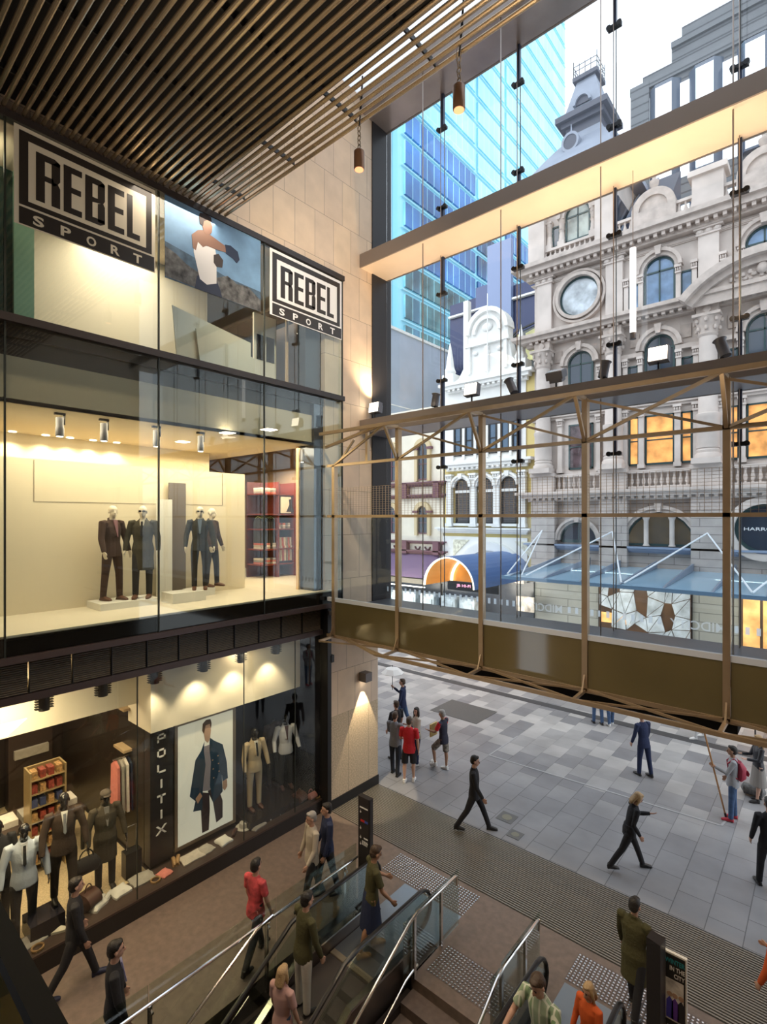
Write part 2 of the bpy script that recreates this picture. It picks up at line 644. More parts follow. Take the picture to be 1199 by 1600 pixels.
for i, x in enumerate(XS[:5]):
    for yy, r in ((10.08, .013), (10.84, .011)):
        me = MB().tube([(x, yy, 4.95), (x, yy, 18.0)], r, 6)
        solo(me, 'tension_rod', 'slender steel rod from top transom to ledge, ' + ('room side' if yy < 10.5 else 'glass side') + ', ' + ['beside the stone wall', 'second bay from the wall', 'third bay from the wall', 'fourth bay from the wall', 'far right bay'][i], 'rod', SS, group='tension rods behind the street glass')
# vertical joints in the glass
for i, x in enumerate(XS):
    struct(MB().box(x - .007, x + .007, 10.995, 11.02, 4.95, 18), 'trim_%d' % (8 + i), EDGE)

# ---- MIDCITY lettering on the street glass, read from the street
FROST = M('white_vinyl', (.75, .8, .85), .6)
N, L = FROST.node_tree.nodes, FROST.node_tree.links
q1, q2, q3 = N.new('ShaderNodeBsdfTranslucent'), N.new('ShaderNodeBsdfTransparent'), N.new('ShaderNodeMixShader')
q1.inputs[0].default_value = (.9, .95, 1, 1)
q3.inputs[0].default_value = .45
L.new(q1.outputs[0], q3.inputs[1])
L.new(q2.outputs[0], q3.inputs[2])
L.new(q3.outputs[0], N['Material Output'].inputs[0])
VN = 0
for i, px in enumerate((575, 848, 1090, 1290)):
    c = W(px, 950, Y=11.03)
    b = textmb('MIDCITY', (c.x + .45, 11.03, 5.13), (-1, 0, 0), (0, 0, 1), .9, .17, bold=.01)
    solo(b, 'vinyl_lettering', 'white %s lettering reversed on the lower street glass, %s' % ('MIDCITY', ['beside the stone wall', 'over the orange vault awning side', 'in front of the sandstone shops', 'at the far right'][i]), 'lettering', FROST)
    if i < 3:
        c2 = W((848, 1090, 1290)[i], 950, Y=11.03)
        b = MB()
        x = c.x + .58
        while x < c2.x - .55:
            b.box(x, x + .06, 11.025, 11.035, 5.16, 5.29)
            x += .16
        solo(b, 'vinyl_dashes', 'row of short white dashes on the street glass, %s' % ['left run', 'middle run', 'right run'][i], 'marking', FROST)

# ---- truss frame with handrail in front of the street glass
YT, YO = 8.6, 8.15
ZB, ZM, ZT, ZR = 4.37, 8.47, 9.17, 7.27
NX = [-9.03, -7.05, -5.0, -3.06, -1.1, .88, 2.86]
tr = thing('truss_frame', 'bronze steel truss frame with handrail bridging in front of the street glass', 'truss', (-4, YT, ZB))
for i, x in enumerate(NX):
    part(MB().box(x - .045, x + .045, YT - .03, YT + .09, ZB, ZT if i else ZM), 'post', BRZ, tr)
    part(MB().bar((x, YT, ZB), (x - .02, YO, ZB - .04), .05).bar((x, YT - .14, ZB - .01), (x, YT, ZB + .3), .025), 'foot_bracket', BRZ, tr)
    if i:
        part(MB().bar((x, YT, ZT), (x, YO, ZT - .01), .06), 'outrigger', BRZ, tr)
        part(MB().bar((x, YO, ZT), (x, YT - .02, ZM), .05), 'brace', BRZ, tr)
    if i < len(NX) - 1:
        x2 = NX[i + 1]
        part(MB().bar((x, YT, ZM), (x2, YO, ZT - .02), .045), 'brace', BRZ, tr)
        if i:
            part(MB().bar((x, YT, ZT - .02), (x2, YT, ZM), .04), 'brace', BRZ, tr)
        part(MB().bar((x, YT, ZB + .02), (x2, YO, ZB - .04), .035).bar((x, YO, ZB - .04), (x2, YT, ZB + .02), .03), 'lower_brace', BRZ, tr)
part(MB().box(-9.25, 5, YT - .03, YT + .05, ZR - .05, ZR + .01), 'handrail', BRZ, tr)
part(MB().box(-9.25, 5, YT - .03, YT + .04, ZM - .03, ZM + .03), 'middle_chord', BRZ, tr)
part(MB().box(NX[0], 5, YO - .03, YO + .03, ZT - .04, ZT + .03).bar((-9.3, YT, 8.93), (NX[1], YO, ZT), .06), 'top_chord', BRZ, tr)
part(MB().box(NX[1] - .25, 5, YO - .03, YO + .03, ZB - .08, ZB - .02).bar((-8.6, YT, ZB), (NX[1] - .25, YO, ZB - .05), .05), 'outer_chord', BRZ, tr)
part(MB().box(-9.25, 5, YT - .03, YT + .07, ZB - .03, ZB + .04), 'bottom_chord', BRZ, tr)
part(MB().bar((-8.9, YT, ZM), (-8.35, YT, ZT - .15), .04).box(-8.0, -7.93, YT, YT + .07, ZM, ZT), 'end_brace', BRZ, tr)
b = MB()
x = -9.2
while x < 5:
    b.box(x, x + .005, YT + .005, YT + .011, ZR, 7.92)
    x += .09
z = ZR + .05
while z < 7.93:
    b.box(-9.2, 5, YT + .012, YT + .017, z, z + .004)
    z += .05
part(b, 'wire_mesh', M('bronze_wire', (.40, .30, .2), .4, .7), tr, 'fine bronze wire grid above the handrail', kind='stuff')
OLV = M('olive_spandrel_glass', (.16, .13, .06), .07, 0, spec=.8, noise=(.5, .15))
for i in range(len(NX) - 1):
    part(MB().box(NX[i] + .05, NX[i + 1] - .05, YT, YT + .03, ZB + .04, 5.2), 'spandrel_panel', OLV, tr, 'olive back-painted glass panel')
part(MB().box(-9.25, 5, YT - .01, YT + .06, 5.2, 5.29), 'sill_strip', M('pale_sill', (.72, .78, .9), .4), tr)
GL2 = glass('railing_glass', (.95, .98, 1), .5, .03)
for i in range(len(NX) - 1):
    part(MB().box(NX[i] + .05, NX[i + 1] - .05, YT + .01, YT + .022, 5.29, ZR - .06), 'glass_panel', GL2, tr)
solo(MB().box(-6.2, -1.0, 8.85, 10.5, 4.12, 4.3), 'shutter_box', 'long black shutter housing below the olive panels over the entrance', 'shutter housing', M('matt_black', (.008, .008, .008), .9))
solo(MB().box(-9.2, 5, 10.5, 11.05, 4.3, 4.85), 'entrance_lintel', 'dark lintel over the street entrance below the slate ledge', 'lintel', M('matt_black', (.008, .008, .008), .9))

# ---- floodlights standing on the lower transom
LIT = M('lit_lens', (1, .95, .85), .4, emit=((1, .88, .7), 6))
GRY = M('grey_cast_housing', (.16, .16, .18), .45, .5)
def flood(px, py, lit, tilt, label):
    c = W(px, py, Y=10.25)
    c.z = 9.8
    t = thing('floodlight', label, 'floodlight', c, 0)
    part(MB().box(c.x - .05, c.x + .05, c.y - .05, c.y + .05, 9.8, 9.84).bar(c, c + Vector((0, 0, .22)), .03), 'bracket', BLK, t)
    R = Matrix.Rotation(math.radians(tilt), 3, 'X')
    def tr_(vs, o=Vector((0, 0, .34))):
        return [c + o + R @ Vector(v) for v in vs]
    b = MB().box(-.17, .17, -.06, .09, -.14, .14).box(-.13, .13, .09, .16, -.1, .1)
    b.v = tr_(b.v)
    part(b, 'housing', GRY, t)
    b = MB().box(-.15, .15, -.075, -.06, -.12, .12)
    b.v = tr_(b.v)
    part(b, 'lens', LIT if lit else M('dim_lens', (.6, .6, .62), .2), t, 'glowing lens' if lit else None)
def spotcan(px, py, rz, label):
    c = W(px, py, Y=10.25)
    c.z = 9.8
    t = thing('spotlight', label, 'spotlight', c)
    part(MB().box(c.x - .05, c.x + .05, c.y - .05, c.y + .05, 9.8, 9.84).bar(c, c + Vector((0, 0, .14)), .04), 'bracket', BLK, t)
    d = Vector((math.sin(rz) * .12, .02, .15))
    m = c + Vector((0, 0, .25))
    part(MB().tube([m - d, m + d * .8, m + d], [.09, .085, .11], 14), 'housing', GRY, t, smooth=True)
    part(MB().tube([m + d, m + d * 1.06], [.1, .1], 14), 'lens', M('dim_lens', (.6, .6, .62), .2), t)
flood(587, 636, 1, -10, 'lit square floodlight on the ledge beside the stone wall')
spotcan(681, 628, .1, 'small grey spotlight on the ledge in front of the plain blue wall')
flood(738, 609, 1, -10, 'lit square floodlight on the ledge in front of the white gabled building')
spotcan(800, 606, -.7, 'tilted grey cylinder spotlight between two ledge floodlights')
flood(870, 597, 0, -65, 'flat-tilted floodlight with pale lens before the sandstone columns')
spotcan(945, 578, .2, 'upright grey spotlight beside a dark fin on the ledge')
flood(1030, 556, 1, -10, 'lit square floodlight in front of the arched sandstone window')
spotcan(1130, 545, -.4, 'grey spotlight at the right before a round sandstone column')
for px in (587, 738, 870, 1030, 1130):
    c = W(px, 600, Y=10.25)
    lamp('SPOT', (c.x, 10.3, 10.35), 210, (1, .70, .42), .1, tgt=(c.x + .3, 10.5, 14), spot=130, blend=.9)
c = 0
# ---- pendants on chains
def pendant(px, ptop, pbot, Y, label):
    c = W(px, pbot, Y=Y)
    top = W(px, ptop, Y=Y)
    hh = top.z - c.z
    t = thing('pendant_light', label, 'pendant light', c)
    part(MB().lathe([(.075, 0), (.082, .02), (.082, hh * .92), (.06, hh), (.015, hh + .03)], c, 18), 'cylinder', M('copper_brown', (.24, .14, .09), .35, .6), t, smooth=True)
    part(MB().lathe([(.068, -.006), (.068, .004)], c, 18), 'lens', M('amber_lens', (.9, .4, .2), .4, emit=((1, .42, .2), .9)), t)
    b = MB()
    z = c.z + hh + .05
    for k in range(5):
        R = [Vector((math.cos(a) * .03 * (1 - k % 2), math.cos(a) * .03 * (k % 2), math.sin(a) * .045)) for a in [i * PI / 4 for i in range(9)]]
        b.tube([Vector((c.x, c.y, z)) + r for r in R], .008, 6)
        z += .07
    part(b, 'chain', M('dull_brass', (.35, .28, .2), .4, .8), t)
    zt = 18.0 if Y > 9.5 else 13.4
    part(MB().tube([(c.x, c.y, z - .03), (c.x + .05, c.y, z + .3), (c.x + .07, c.y, z + .7), (c.x + .02, c.y, zt)], .012, 6), 'cable', BLK, t)
    part(MB().tube([(c.x - .04, c.y, z - .05), (c.x - .04, c.y, zt)], .004, 5).tube([(c.x + .03, c.y, z - .05), (c.x + .02, c.y, zt)], .004, 5), 'suspension_wire', SS, t)
pendant(718, 133, 172, 5.75, 'copper cylinder pendant hanging on chain from the slatted ceiling edge')
pendant(562, 235, 265, 5.75, 'copper cylinder pendant hanging in front of the upper stone wall')
c = W(990, 530, Y=10.6)
tp = W(990, 388, Y=10.6)
t = thing('tube_light', 'long vertical white tube light hanging before the sandstone building', 'tube light', c)
part(MB().lathe([(.055, .12), (.055, tp.z - c.z)], c, 14), 'tube', M('lit_tube', (1, 1, 1), .4, emit=((.9, .95, 1), 1.2)), t, smooth=True)
part(MB().lathe([(.058, 0), (.058, .12)], c, 14), 'end_cap', GRY, t, smooth=True)
part(MB().tube([(c.x, c.y, tp.z), (c.x, c.y, 13.86)], .006, 5), 'suspension_wire', SS, t)
# wall downlight on the pillar
c = W(572, 1058, X=-9.18)
t = thing('wall_light', 'grey cube wall light glowing down the sandstone pillar', 'wall light', (-9.3, c.y, c.z))
part(MB().box(-9.3, -9.06, c.y - .12, c.y + .12, c.z - .1, c.z + .13), 'housing', M('warm_grey_metal', (.2, .18, .18), .5, .3), t)
part(MB().box(-9.24, -9.1, c.y - .06, c.y + .06, c.z - .105, c.z - .1), 'lens', LIT, t)
lamp('SPOT', (-9.15, c.y, c.z - .12), 170, (1, .82, .54), .02, tgt=(-9.2, c.y, 0), spot=52, blend=.15)
c = W(518, 1029, X=-9.25)
solo(MB().box(-9.3, -9.2, c.y - .03, c.y + .06, c.z - .09, c.z + .09), 'door_sensor', 'small black sensor box on the stone beside the black post', 'sensor', BLK)
# ================================================================== UPPER SHOPFRONT (two floors behind glass)
SG = glass('shop_glass', (.95, .98, .95), .65, .045)
FY = [2.12, 4.45, 6.78, 9.15]
ys = [-1.5] + FY
for i in range(4):
    for z0, z1 in ((5.1, 10.14), (10.26, 13.2)):
        struct(MB().box(-9.31, -9.3, ys[i] + .008, ys[i + 1] - .008, z0, z1), 'window_%d' % k, SG)
        k += 1
for i, y in enumerate(FY):
    struct(MB().box(-9.32, -9.285, y - .012, y + .012, 5.1, 13.25), 'trim_%d' % (14 + i), M('black_joint', (.02, .025, .02), .4))
struct(MB().box(-9.4, -9.26, -1.5, 9.2, 13.18, 13.30), 'trim_18', DARK)
struct(MB().box(-9.45, -9.22, -1.5, 9.17, 10.14, 10.26), 'trim_19', DARK)
# end pane of the glass box, returning to the stone
struct(MB().box(-9.45, -9.3, 9.15, 9.16, 5.1, 13.2), 'window_%d' % k, SG)
k += 1
# floors, ceilings and walls behind the glass
struct(MB().box(-20, -9.5, -2, 10.4, 10.0, 10.22), 'ceiling', DARK)
struct(MB().box(-17.2, -9.76, 10.7, 10.9, 0, 18).box(-17.2, -9.6, -2.3, -2.1, 0, 18), 'wall_front', M('shop_end_wall', (.4, .28, .2), .7))
struct(MB().box(-17.2, -9.5, -2.3, 10.4, 13.32, 13.5), 'ceiling', DARK)
struct(MB().box(-17.3, -17.1, -2.3, 10.9, 0, 18), 'wall_left', M('shop_back_wall', (.45, .3, .2), .6))
struct(MB().box(-15, -9.62, 4.62, 6.65, .0, .28).box(-10.9, -9.62, 8.62, 10.7, 0, .1).box(-17, -15, -3, 10.7, 0, .1), 'floor', DARK)
struct(MB().box(-20, -9.35, -2, 9.15, 5.36, 5.43), 'floor', M('white_display_floor', (.80, .74, .62), .35))
b = MB().box(-16, -9.6, -2, 8.55, 9.0, 9.06)
struct(b, 'ceiling', M('shop_ceiling', (.74, .64, .48), .7))
struct(MB().box(-9.66, -9.6, -2, 8.55, 9.0, 9.72), 'trim_20', M('beige_bulkhead', (.66, .58, .44), .7))
struct(MB().box(-9.9, -9.6, 8.5, 8.55, 9.0, 9.72), 'trim_21', CREAM)
struct(MB().box(-9.8, -9.6, -2, 9.1, 9.72, 10.0), 'trim_22', DARK)
PW = M('cream_display_wall', (.80, .72, .56), .65)
struct(MB().box(-11.5, -11.3, -2, 7.64, 5.43, 8.32), 'wall_left', PW)
struct(MB().box(-13.2, -13, -2, 7.64, 5.43, 9), 'wall_left', PW)
struct(MB().box(-16.8, -9.76, 9.15, 10.7, 5.36, 5.43), 'floor', M('white_display_floor', (.8, .74, .62), .35))
struct(MB().box(-11.295, -11.29, 3.02, 7.0, 7.52, 7.525).box(-11.295, -11.29, 3.02, 3.03, 7.52, 8.3).box(-11.295, -11.29, 6.99, 7.0, 7.52, 8.3), 'trim_23', M('shadow_gap', (.25, .2, .15), .8))
# dark mirror return at the end of the window
for (x0, y0, y1, mm) in ((-10.1, 8.32, 8.37, M('light_maple', (.7, .5, .3), .5)), (-10.1, 8.40, 9.05, M('smoked_mirror', (.10, .11, .14), .12, .6))):
    solo(MB().box(x0, -9.52 if y0 > 8.38 else -10.0, y0, y1, 5.43, 9.0 if y0 < 8.38 else 10.0), 'display_column', 'tall smoked mirror column at the right end of the upper shop window' if y0 > 8.38 else 'thin pale timber post beside the mirror column', 'column', mm)
# display boards behind the mannequins
bw = [W(px_, 860, X=-11.2).y for px_ in (243, 264, 265, 290)]
solo(MB().box(-11.24, -11.17, bw[2], bw[3], 5.43, 8.0), 'display_board', 'tall dark grey display board standing between the mannequins', 'display board', M('taupe_board', (.17, .14, .12), .6))
solo(MB().box(-11.16, -11.09, bw[0], bw[1] + .03, 5.43, 7.62), 'display_board', 'white display board overlapping the dark grey board', 'display board', WHT)
# plinths
for (x0, x1, y0, y1, z, lb) in ((-11.2, -10.5, 3.9, 5.05, 5.56, 'long low white plinth under two mannequins'), (-10.75, -10.25, 5.2, 5.95, 5.64, 'low white plinth under the mannequin in the dark jacket'), (-11.2, -10.8, 5.9, 6.5, 5.6, 'small white plinth under the rear mannequin')):
    solo(MB().box(x0, x1, y0, y1, 5.43, z), 'plinth', lb, 'plinth', WHT)
# track spots
def track(px, py, lb):
    c = W(px, py, X=-9.95)
    c.z = 9.0
    t = thing('track_spotlight', lb, 'spotlight', c, 0, 'track spotlights of the upper window')
    part(MB().box(c.x - .03, c.x + .03, c.y - .08, c.y + .08, 8.96, 9.0).box(c.x - .015, c.x + .015, c.y + .05, c.y + .08, 8.8, 8.97), 'adapter', BLK, t)
    part(MB().tube([(c.x, c.y, 8.92), (c.x, c.y, 8.76), (c.x, c.y, 8.75), (c.x, c.y, 8.6)], [.06, .06, .066, .066], 14), 'barrel', GRY, t, smooth=True)
    part(MB().lathe([(.05, 8.594), (.05, 8.602)], (c.x, c.y, 0), 14), 'lens', LIT, t)
for px, py, lb in ((94, 640, 'first grey track spotlight from the left'), (163, 650, 'second grey track spotlight, above the left mannequins'), (245, 662, 'third track spotlight, at the glass joint'), (314, 672, 'fourth track spotlight, above the dark jacket mannequin'), (474, 695, 'small track spotlight at the right end near the mirror column')):
    track(px, py, lb)
# recessed square and round ceiling lights
def clight(c, rx, ry, lb, nm='ceiling_light', rnd=False):
    t = thing(nm, lb, 'ceiling light', c)
    if rnd:
        part(MB().lathe([(rx, -.01), (rx, .0)], c, 16), 'diffuser', LIT, t)
        part(MB().lathe([(rx * 1.25, -.004), (rx * 1.25, 0)], c, 16), 'frame', WHT, t)
    else:
        part(MB().box(c[0] - rx, c[0] + rx, c[1] - ry, c[1] + ry, c[2] - .012, c[2]), 'diffuser', LIT, t)
        part(MB().box(c[0] - rx - .02, c[0] + rx + .02, c[1] - ry - .02, c[1] + ry + .02, c[2] - .004, c[2]), 'frame', WHT, t)
for px, py, lb in ((286, 690, 'left square ceiling light in the shop window soffit'), (356, 676, 'middle square ceiling light in the shop window soffit'), (421, 671, 'right square ceiling light in the shop window soffit')):
    c = W(px, py, Z=8.995)
    clight((max(c.x, -12.5), c.y, 8.995), .12, .12, lb)
for i, px in enumerate((20, 72, 110, 146, 183)):
    c = W(px, 690, X=-12.75)
    clight((-12.75, c.y, 8.99), .07, .07, ('%s round downlight behind the cream partition from the left' % ['first', 'second', 'third', 'fourth', 'fifth'][i]), 'downlight', True)
    lamp('SPOT', (-12.75, c.y, 8.95), 28, (1, .8, .5), .04, tgt=(-12.95, c.y, 7), spot=110, blend=.6)
# clothes shelving seen through the opening
MAR = M('maroon_shelving', (.17, .03, .02), .4)
c = W(430, 900, X=-12.6)
y0, y1 = W(384, 800, X=-13.4).y, W(462, 800, X=-12.6).y
sh = thing('shelf_unit', 'tall maroon shop shelving with folded clothes and hanging trousers', 'shelf', (-12.9, y0, 5.43))
part(MB().box(-13.3, -12.3, y1 - .05, y1, 5.43, 8.3), 'side_panel', MAR, sh)
part(MB().box(-13.35, -13.3, y0, y1, 5.43, 8.3), 'back_panel', M('dark_maroon_back', (.08, .02, .02), .6), sh)
ym = (y0 + y1) / 2
for z in (7.9, 7.3, 6.85, 6.25, 5.8):
    part(MB().box(-13.3, -12.6, y0, y1 - .05, z, z + .04), 'shelf', MAR, sh)
part(MB().box(-13.3, -12.6, ym - .02, ym + .02, 5.43, 8.3), 'divider', MAR, sh)
solo(MB().box(-12.66, -12.62, ym + .1, y1 - .15, 7.36, 7.86), 'framed_picture', 'small cream framed fashion picture on the maroon shelves', 'picture', [CREAM])
solo(MB().prism([(ym + .3, 7.4), (ym + .42, 7.62), (ym + .4, 7.78), (ym + .5, 7.8), (ym + .5, 7.62), (ym + .6, 7.4)], 'X', -12.62, -12.61), 'picture_figure', 'dark figure printed in the cream shelf picture', 'print', DARK)
cols = [(.45, .42, .38), (.55, .5, .45), (.5, .12, .1), (.75, .7, .65), (.35, .33, .3), (.6, .2, .17), (.65, .62, .58), (.3, .28, .27)]
CL = [M('cloth_%d' % i, c, .9, noise=(12, .1)) for i, c in enumerate(cols)]
nm = ['mid grey', 'beige', 'red', 'pale cream', 'dark grey', 'brick red', 'light grey', 'charcoal']
yy = ym + .06
i = 0
while yy < y1 - .1:
    b = MB().box(-13.0, -12.66, yy, yy + .05, 6.3, 6.36).prism([(-12.98, 5.92 + .02 * (i % 3)), (-12.68, 5.9), (-12.7, 6.62), (-12.95, 6.62)], 'Y', yy, yy + .05)
    solo(b, 'hanging_trousers', '%s folded trousers hanging on the lower shelf rail, place %s from the left' % (nm[i % 8], ['one', 'two', 'three', 'four', 'five', 'six', 'seven', 'eight', 'nine', 'ten', 'eleven', 'twelve', 'thirteen', 'fourteen', 'fifteen', 'sixteen'][i % 16]), 'trousers', CL[i % 8], group='trousers on the shelf rail')
    yy += .075
    i += 1
yy = y0 + .08
i = 0
while yy < ym - .1:
    b = MB().prism([(-13.1, 6.36), (-12.7, 6.36), (-12.72, 7.1), (-12.85, 7.2), (-12.98, 7.2), (-13.1, 7.1)], 'Y', yy, yy + .06)
    solo(b, 'hanging_jacket', 'dark jacket on the rail in the maroon shelves, %s from the left' % ORD[i], 'jacket', M('charcoal_cloth', (.04, .04, .045), .9), group='dark jackets on the rail')
    b = MB().tube([(-13.05, yy + .03, 7.2), (-12.9, yy + .03, 7.27), (-12.75, yy + .03, 7.2)], .01, 5)
    solo(b, 'clothes_hanger', 'pale green hanger over the %s dark jacket from the left' % ORD[i], 'hanger', M('green_hanger', (.5, .7, .3), .5), group='green hangers')
    yy += .09
    i += 1
for z, ya, yb in ((6.29, y0, ym), (5.84, y0, ym), (6.89, ym, y1 - .1), (7.94, y0, ym)):
    for q in range(3):
        w_ = (yb - ya) / 3
        for s_ in range(3):
            b = MB().box(-13.05, -12.68, ya + w_ * q + .05, ya + w_ * (q + 1) - .04, z + s_ * .06, z + s_ * .06 + .052)
            solo(b, 'folded_shirt', 'folded shirt, maroon unit, %s shelf, %s stack, %s' % ({6.29: 'middle left', 5.84: 'lowest left', 6.89: 'upper right', 7.94: 'top left'}[z], ORD[q], ['bottom of the stack', 'middle of the stack', 'top of the stack'][s_]), 'shirt', CL[(q * 3 + s_ * 2 + int(z)) % 8], group='folded shirts on the maroon shelves')
# shopfront floor edge: black glass band and projecting ledge
struct(MB().box(-9.36, -9.3, -1.5, 9.15, 5.1, 5.40), 'trim_24', M('black_glass_band', (.012, .012, .014), .08))
struct(MB().box(-9.55, -9.22, -2, 9.17, 5.02, 5.12), 'trim_25', M('brown_ledge', (.085, .06, .058), .4, .3))
struct(MB().box(-9.5, -9.40, -2, 8.64, 4.36, 4.48), 'trim_26', M('brown_ledge', (.085, .06, .058), .4, .3))
# louvre panels
LV = M('bronze_louvre', (.30, .24, .18), .45, .3)
y = -1.2
i = 0
l0 = None
while y < 8.5:
    if l0 is None:
        l0 = thing('louvre_panel', 'dark bronze louvre panel in the band above the menswear window', 'louvre', (-9.45, y, 4.48), 0, 'louvre panels of the band between the shops')
        part(MB().box(-9.5, -9.46, y, y + .60, 4.48, 5.02), 'backing', BLK, l0)
        b = MB()
        z = 4.5
        while z < 5.0:
            b.prism([(-9.46, z + .012), (-9.425, z), (-9.425, z + .004), (-9.46, z + .016)], 'Y', y + .01, y + .59)
            z += .034
        part(b, 'blades', LV, l0)
        part(MB().box(-9.46, -9.42, y, y + .014, 4.48, 5.02), 'frame', BLK, l0)
    else:
        dup(l0, (-9.45, y, 4.48), None, 'dark bronze louvre panel in the band above the menswear window, %s from the camera end' % ORD[i])
    i += 1
    y += .61
# ---- second floor display
struct(MB().box(-12.2, -12.0, -2, 7.0, 10.22, 13.3), 'wall_left', PW)
struct(MB().box(-20, -9.4, -2, 9.15, 13.22, 13.32), 'ceiling', M('shop_ceiling', (.7, .62, .5), .7))
GRN = M('deep_green_wall', (.03, .07, .065), .5)
solo(MB().box(-10.8, -10.7, .5, 2.55, 10.22, 13.2), 'display_wall', 'dark green display wall at the far left of the upper floor', 'wall panel', GRN)
solo(MB().box(-10.74, -10.62, 2.55, 2.85, 10.22, 13.2), 'upright_screen', 'pale green upright panel beside the dark green wall', 'panel', M('mint_panel', (.35, .6, .45), .5))
clight((-10.2, 2.0, 13.0), .25, .1, 'small bright strip light in the green upper corner')
for a, b_, zt, lb in ((4.9, 6.7, 11.35, 'large white board leaning against the upper glass'), (5.35, 6.75, 11.0, 'smaller white board leaning in front of the large one')):
    solo(MB().prism([(a, zt), (b_, zt - .28), (b_, 10.3), (a + .1, 10.3)], 'X', -9.62 - (0 if 'small' in lb else .08), -9.6 - (0 if 'small' in lb else .08)), 'leaning_board', lb, 'board', M('white_board', (.78, .76, .68), .5))
struct(MB().box(-15, -14.9, 6.5, 10.7, 10.2, 13.3), 'wall_left', M('upper_back', (.10, .12, .16), .4))
solo(MB().box(-9.9, -9.6, 8.2, 8.7, 10.22, 13.2), 'display_column', 'dark speckled column behind the smaller black and white sign', 'column', M('speckled_dark', (.05, .055, .07), .3, noise=(30, .5)))
t = thing('sash_window', 'white sash window frame with dark panes seen behind the upper glass', 'window', (-10.4, 7.5, 10.22))
part(MB().box(-10.4, -10.35, 7.25, 7.9, 10.22, 12.1), 'sash', WHT, t)
part(MB().box(-10.34, -10.33, 7.32, 7.55, 11.0, 11.6).box(-10.34, -10.33, 7.6, 7.83, 11.0, 11.6), 'sash_pane', DARK, t)
solo(MB().box(-10.1, -10.05, 7.98, 8.04, 10.25, 13.1), 'timber_post', 'thin yellow timber post behind the upper glass', 'post', M('light_maple', (.7, .5, .3), .5))
for i, (px, py) in enumerate(((475, 520), (478, 570))):
    c = W(px, py, X=-10.6)
    clight((c.x, c.y, c.z), .16, .08, ['bright strip light behind the upper glass below the small sign', 'lower strip light behind the upper glass beside the dark column'][i])

# ---- REBEL SPORT signs
SGC = M('sign_cream', (.80, .72, .56), .5)
SGK = M('sign_black', (.025, .02, .018), .35)
SGW = M('sign_white', (.9, .9, .9), .5)
def blk(ch, mb, x, z, w, h, t, X):
    """condensed block capital"""
    s = w * .36
    c = w * .22
    def P(*q):
        mb.prism([(x + a * w, z + b * h) for a, b in q], 'X', X, X + .004)
    sv = .13
    sw = .36
    if ch == 'R':
        P((0, 0), (sw, 0), (sw, 1), (0, 1))
        P((sw, 1 - sv), (sw, 1), (.78, 1), (1, .94), (.97, .87))
        P((1 - sw, .57), (1, .57), (1, .94), (.9, .97), (1 - sw, .87))
        P((sw, .46), (.72, .46), (.72, .57), (sw, .57))
        P((.72, .42), (.9, .5), (1, .57), (.64, .57), (.64, .46))
        P((1 - sw, 0), (1, 0), (1, .42), (.9, .5), (1 - sw, .5))
    elif ch == 'B':
        P((0, 0), (sw, 0), (sw, 1), (0, 1))
        P((sw, 1 - sv), (sw, 1), (.78, 1), (1, .94), (.97, .87))
        P((1 - sw, .57), (1, .57), (1, .94), (.9, .97), (1 - sw, .87))
        P((sw, .46), (.9, .5), (1, .57), (sw, .57))
        P((1 - sw, .06), (1, .06), (1, .44), (.9, .51), (1 - sw, .46))
        P((sw, 0), (.78, 0), (1, .06), (.97, .13), (sw, .13))
    elif ch == 'E':
        P((0, 0), (.42, 0), (.42, 1), (0, 1))
        P((.42, 1 - sv), (1, 1 - sv), (1, 1), (.42, 1))
        P((.42, .45), (.95, .45), (.95, .57), (.42, .57))
        P((.42, 0), (1, 0), (1, sv), (.42, sv))
    elif ch == 'L':
        P((0, 0), (.42, 0), (.42, 1), (0, 1))
        P((.42, 0), (1, 0), (1, sv), (.42, sv))
def rebel(y0, y1, z0, z1, lab, light):
    t = thing('shop_sign', lab, 'sign', (-9.28, y0, z0))
    X = -9.295
    Wd, Ht = y1 - y0, z1 - z0
    part(MB().box(X, X + .005, y0, y1, z0, z1), 'border', light, t)
    zs = z0 + Ht * .185
    m = .03 * Wd
    part(MB().box(X, X + .009, y0 + m, y1 - m, zs + .035, z1 - m).box(X, X + .009, y0 + m, y1 - m * .3, z0 + .02, zs), 'backing', SGK, t)
    r = .065 * Wd
    p0, p1, q0, q1 = y0 + m + r * .85, y1 - m - r * .75, zs + .035 + r * .55, z1 - m - r * .9
    part(MB().box(X, X + .013, p0, p1, q0, q1), 'panel', light, t)
    b = MB()
    ws = [1.18, .95, 1.08, .95, .78]
    a, e = p0 + .10, p1 - .11
    gap = .05
    un = (e - a - gap * 4) / sum(ws)
    x = a
    for ch, w_ in zip('REBEL', ws):
        blk(ch, b, x, q0 + .07, w_ * un, (q1 - q0) - .17, 0, X + .013)
        x += w_ * un + gap
    part(b, 'lettering', SGK, t, 'black condensed letters REBEL')
    n = 5
    for i, ch in enumerate('SPORT'):
        b = MB()
        f = (i + .5) / n
        cx = y0 + Wd * (.06 + .88 * f)
        textmb(ch, (X + .01, cx - .075, z0 + .06), (0, 1, 0), (0, 0, 1), .15, (zs - z0) * .56, bold=.03, mb=b)
        part(b, 'small_letter', light, t)
rebel(2.23, 4.38, 11.66, 13.16, 'large cream and black REBEL SPORT sign under the slatted ceiling at the left', SGC)
rebel(6.92, 9.12, 11.68, 13.14, 'white and black REBEL SPORT sign at the right end of the upper glass', SGW)
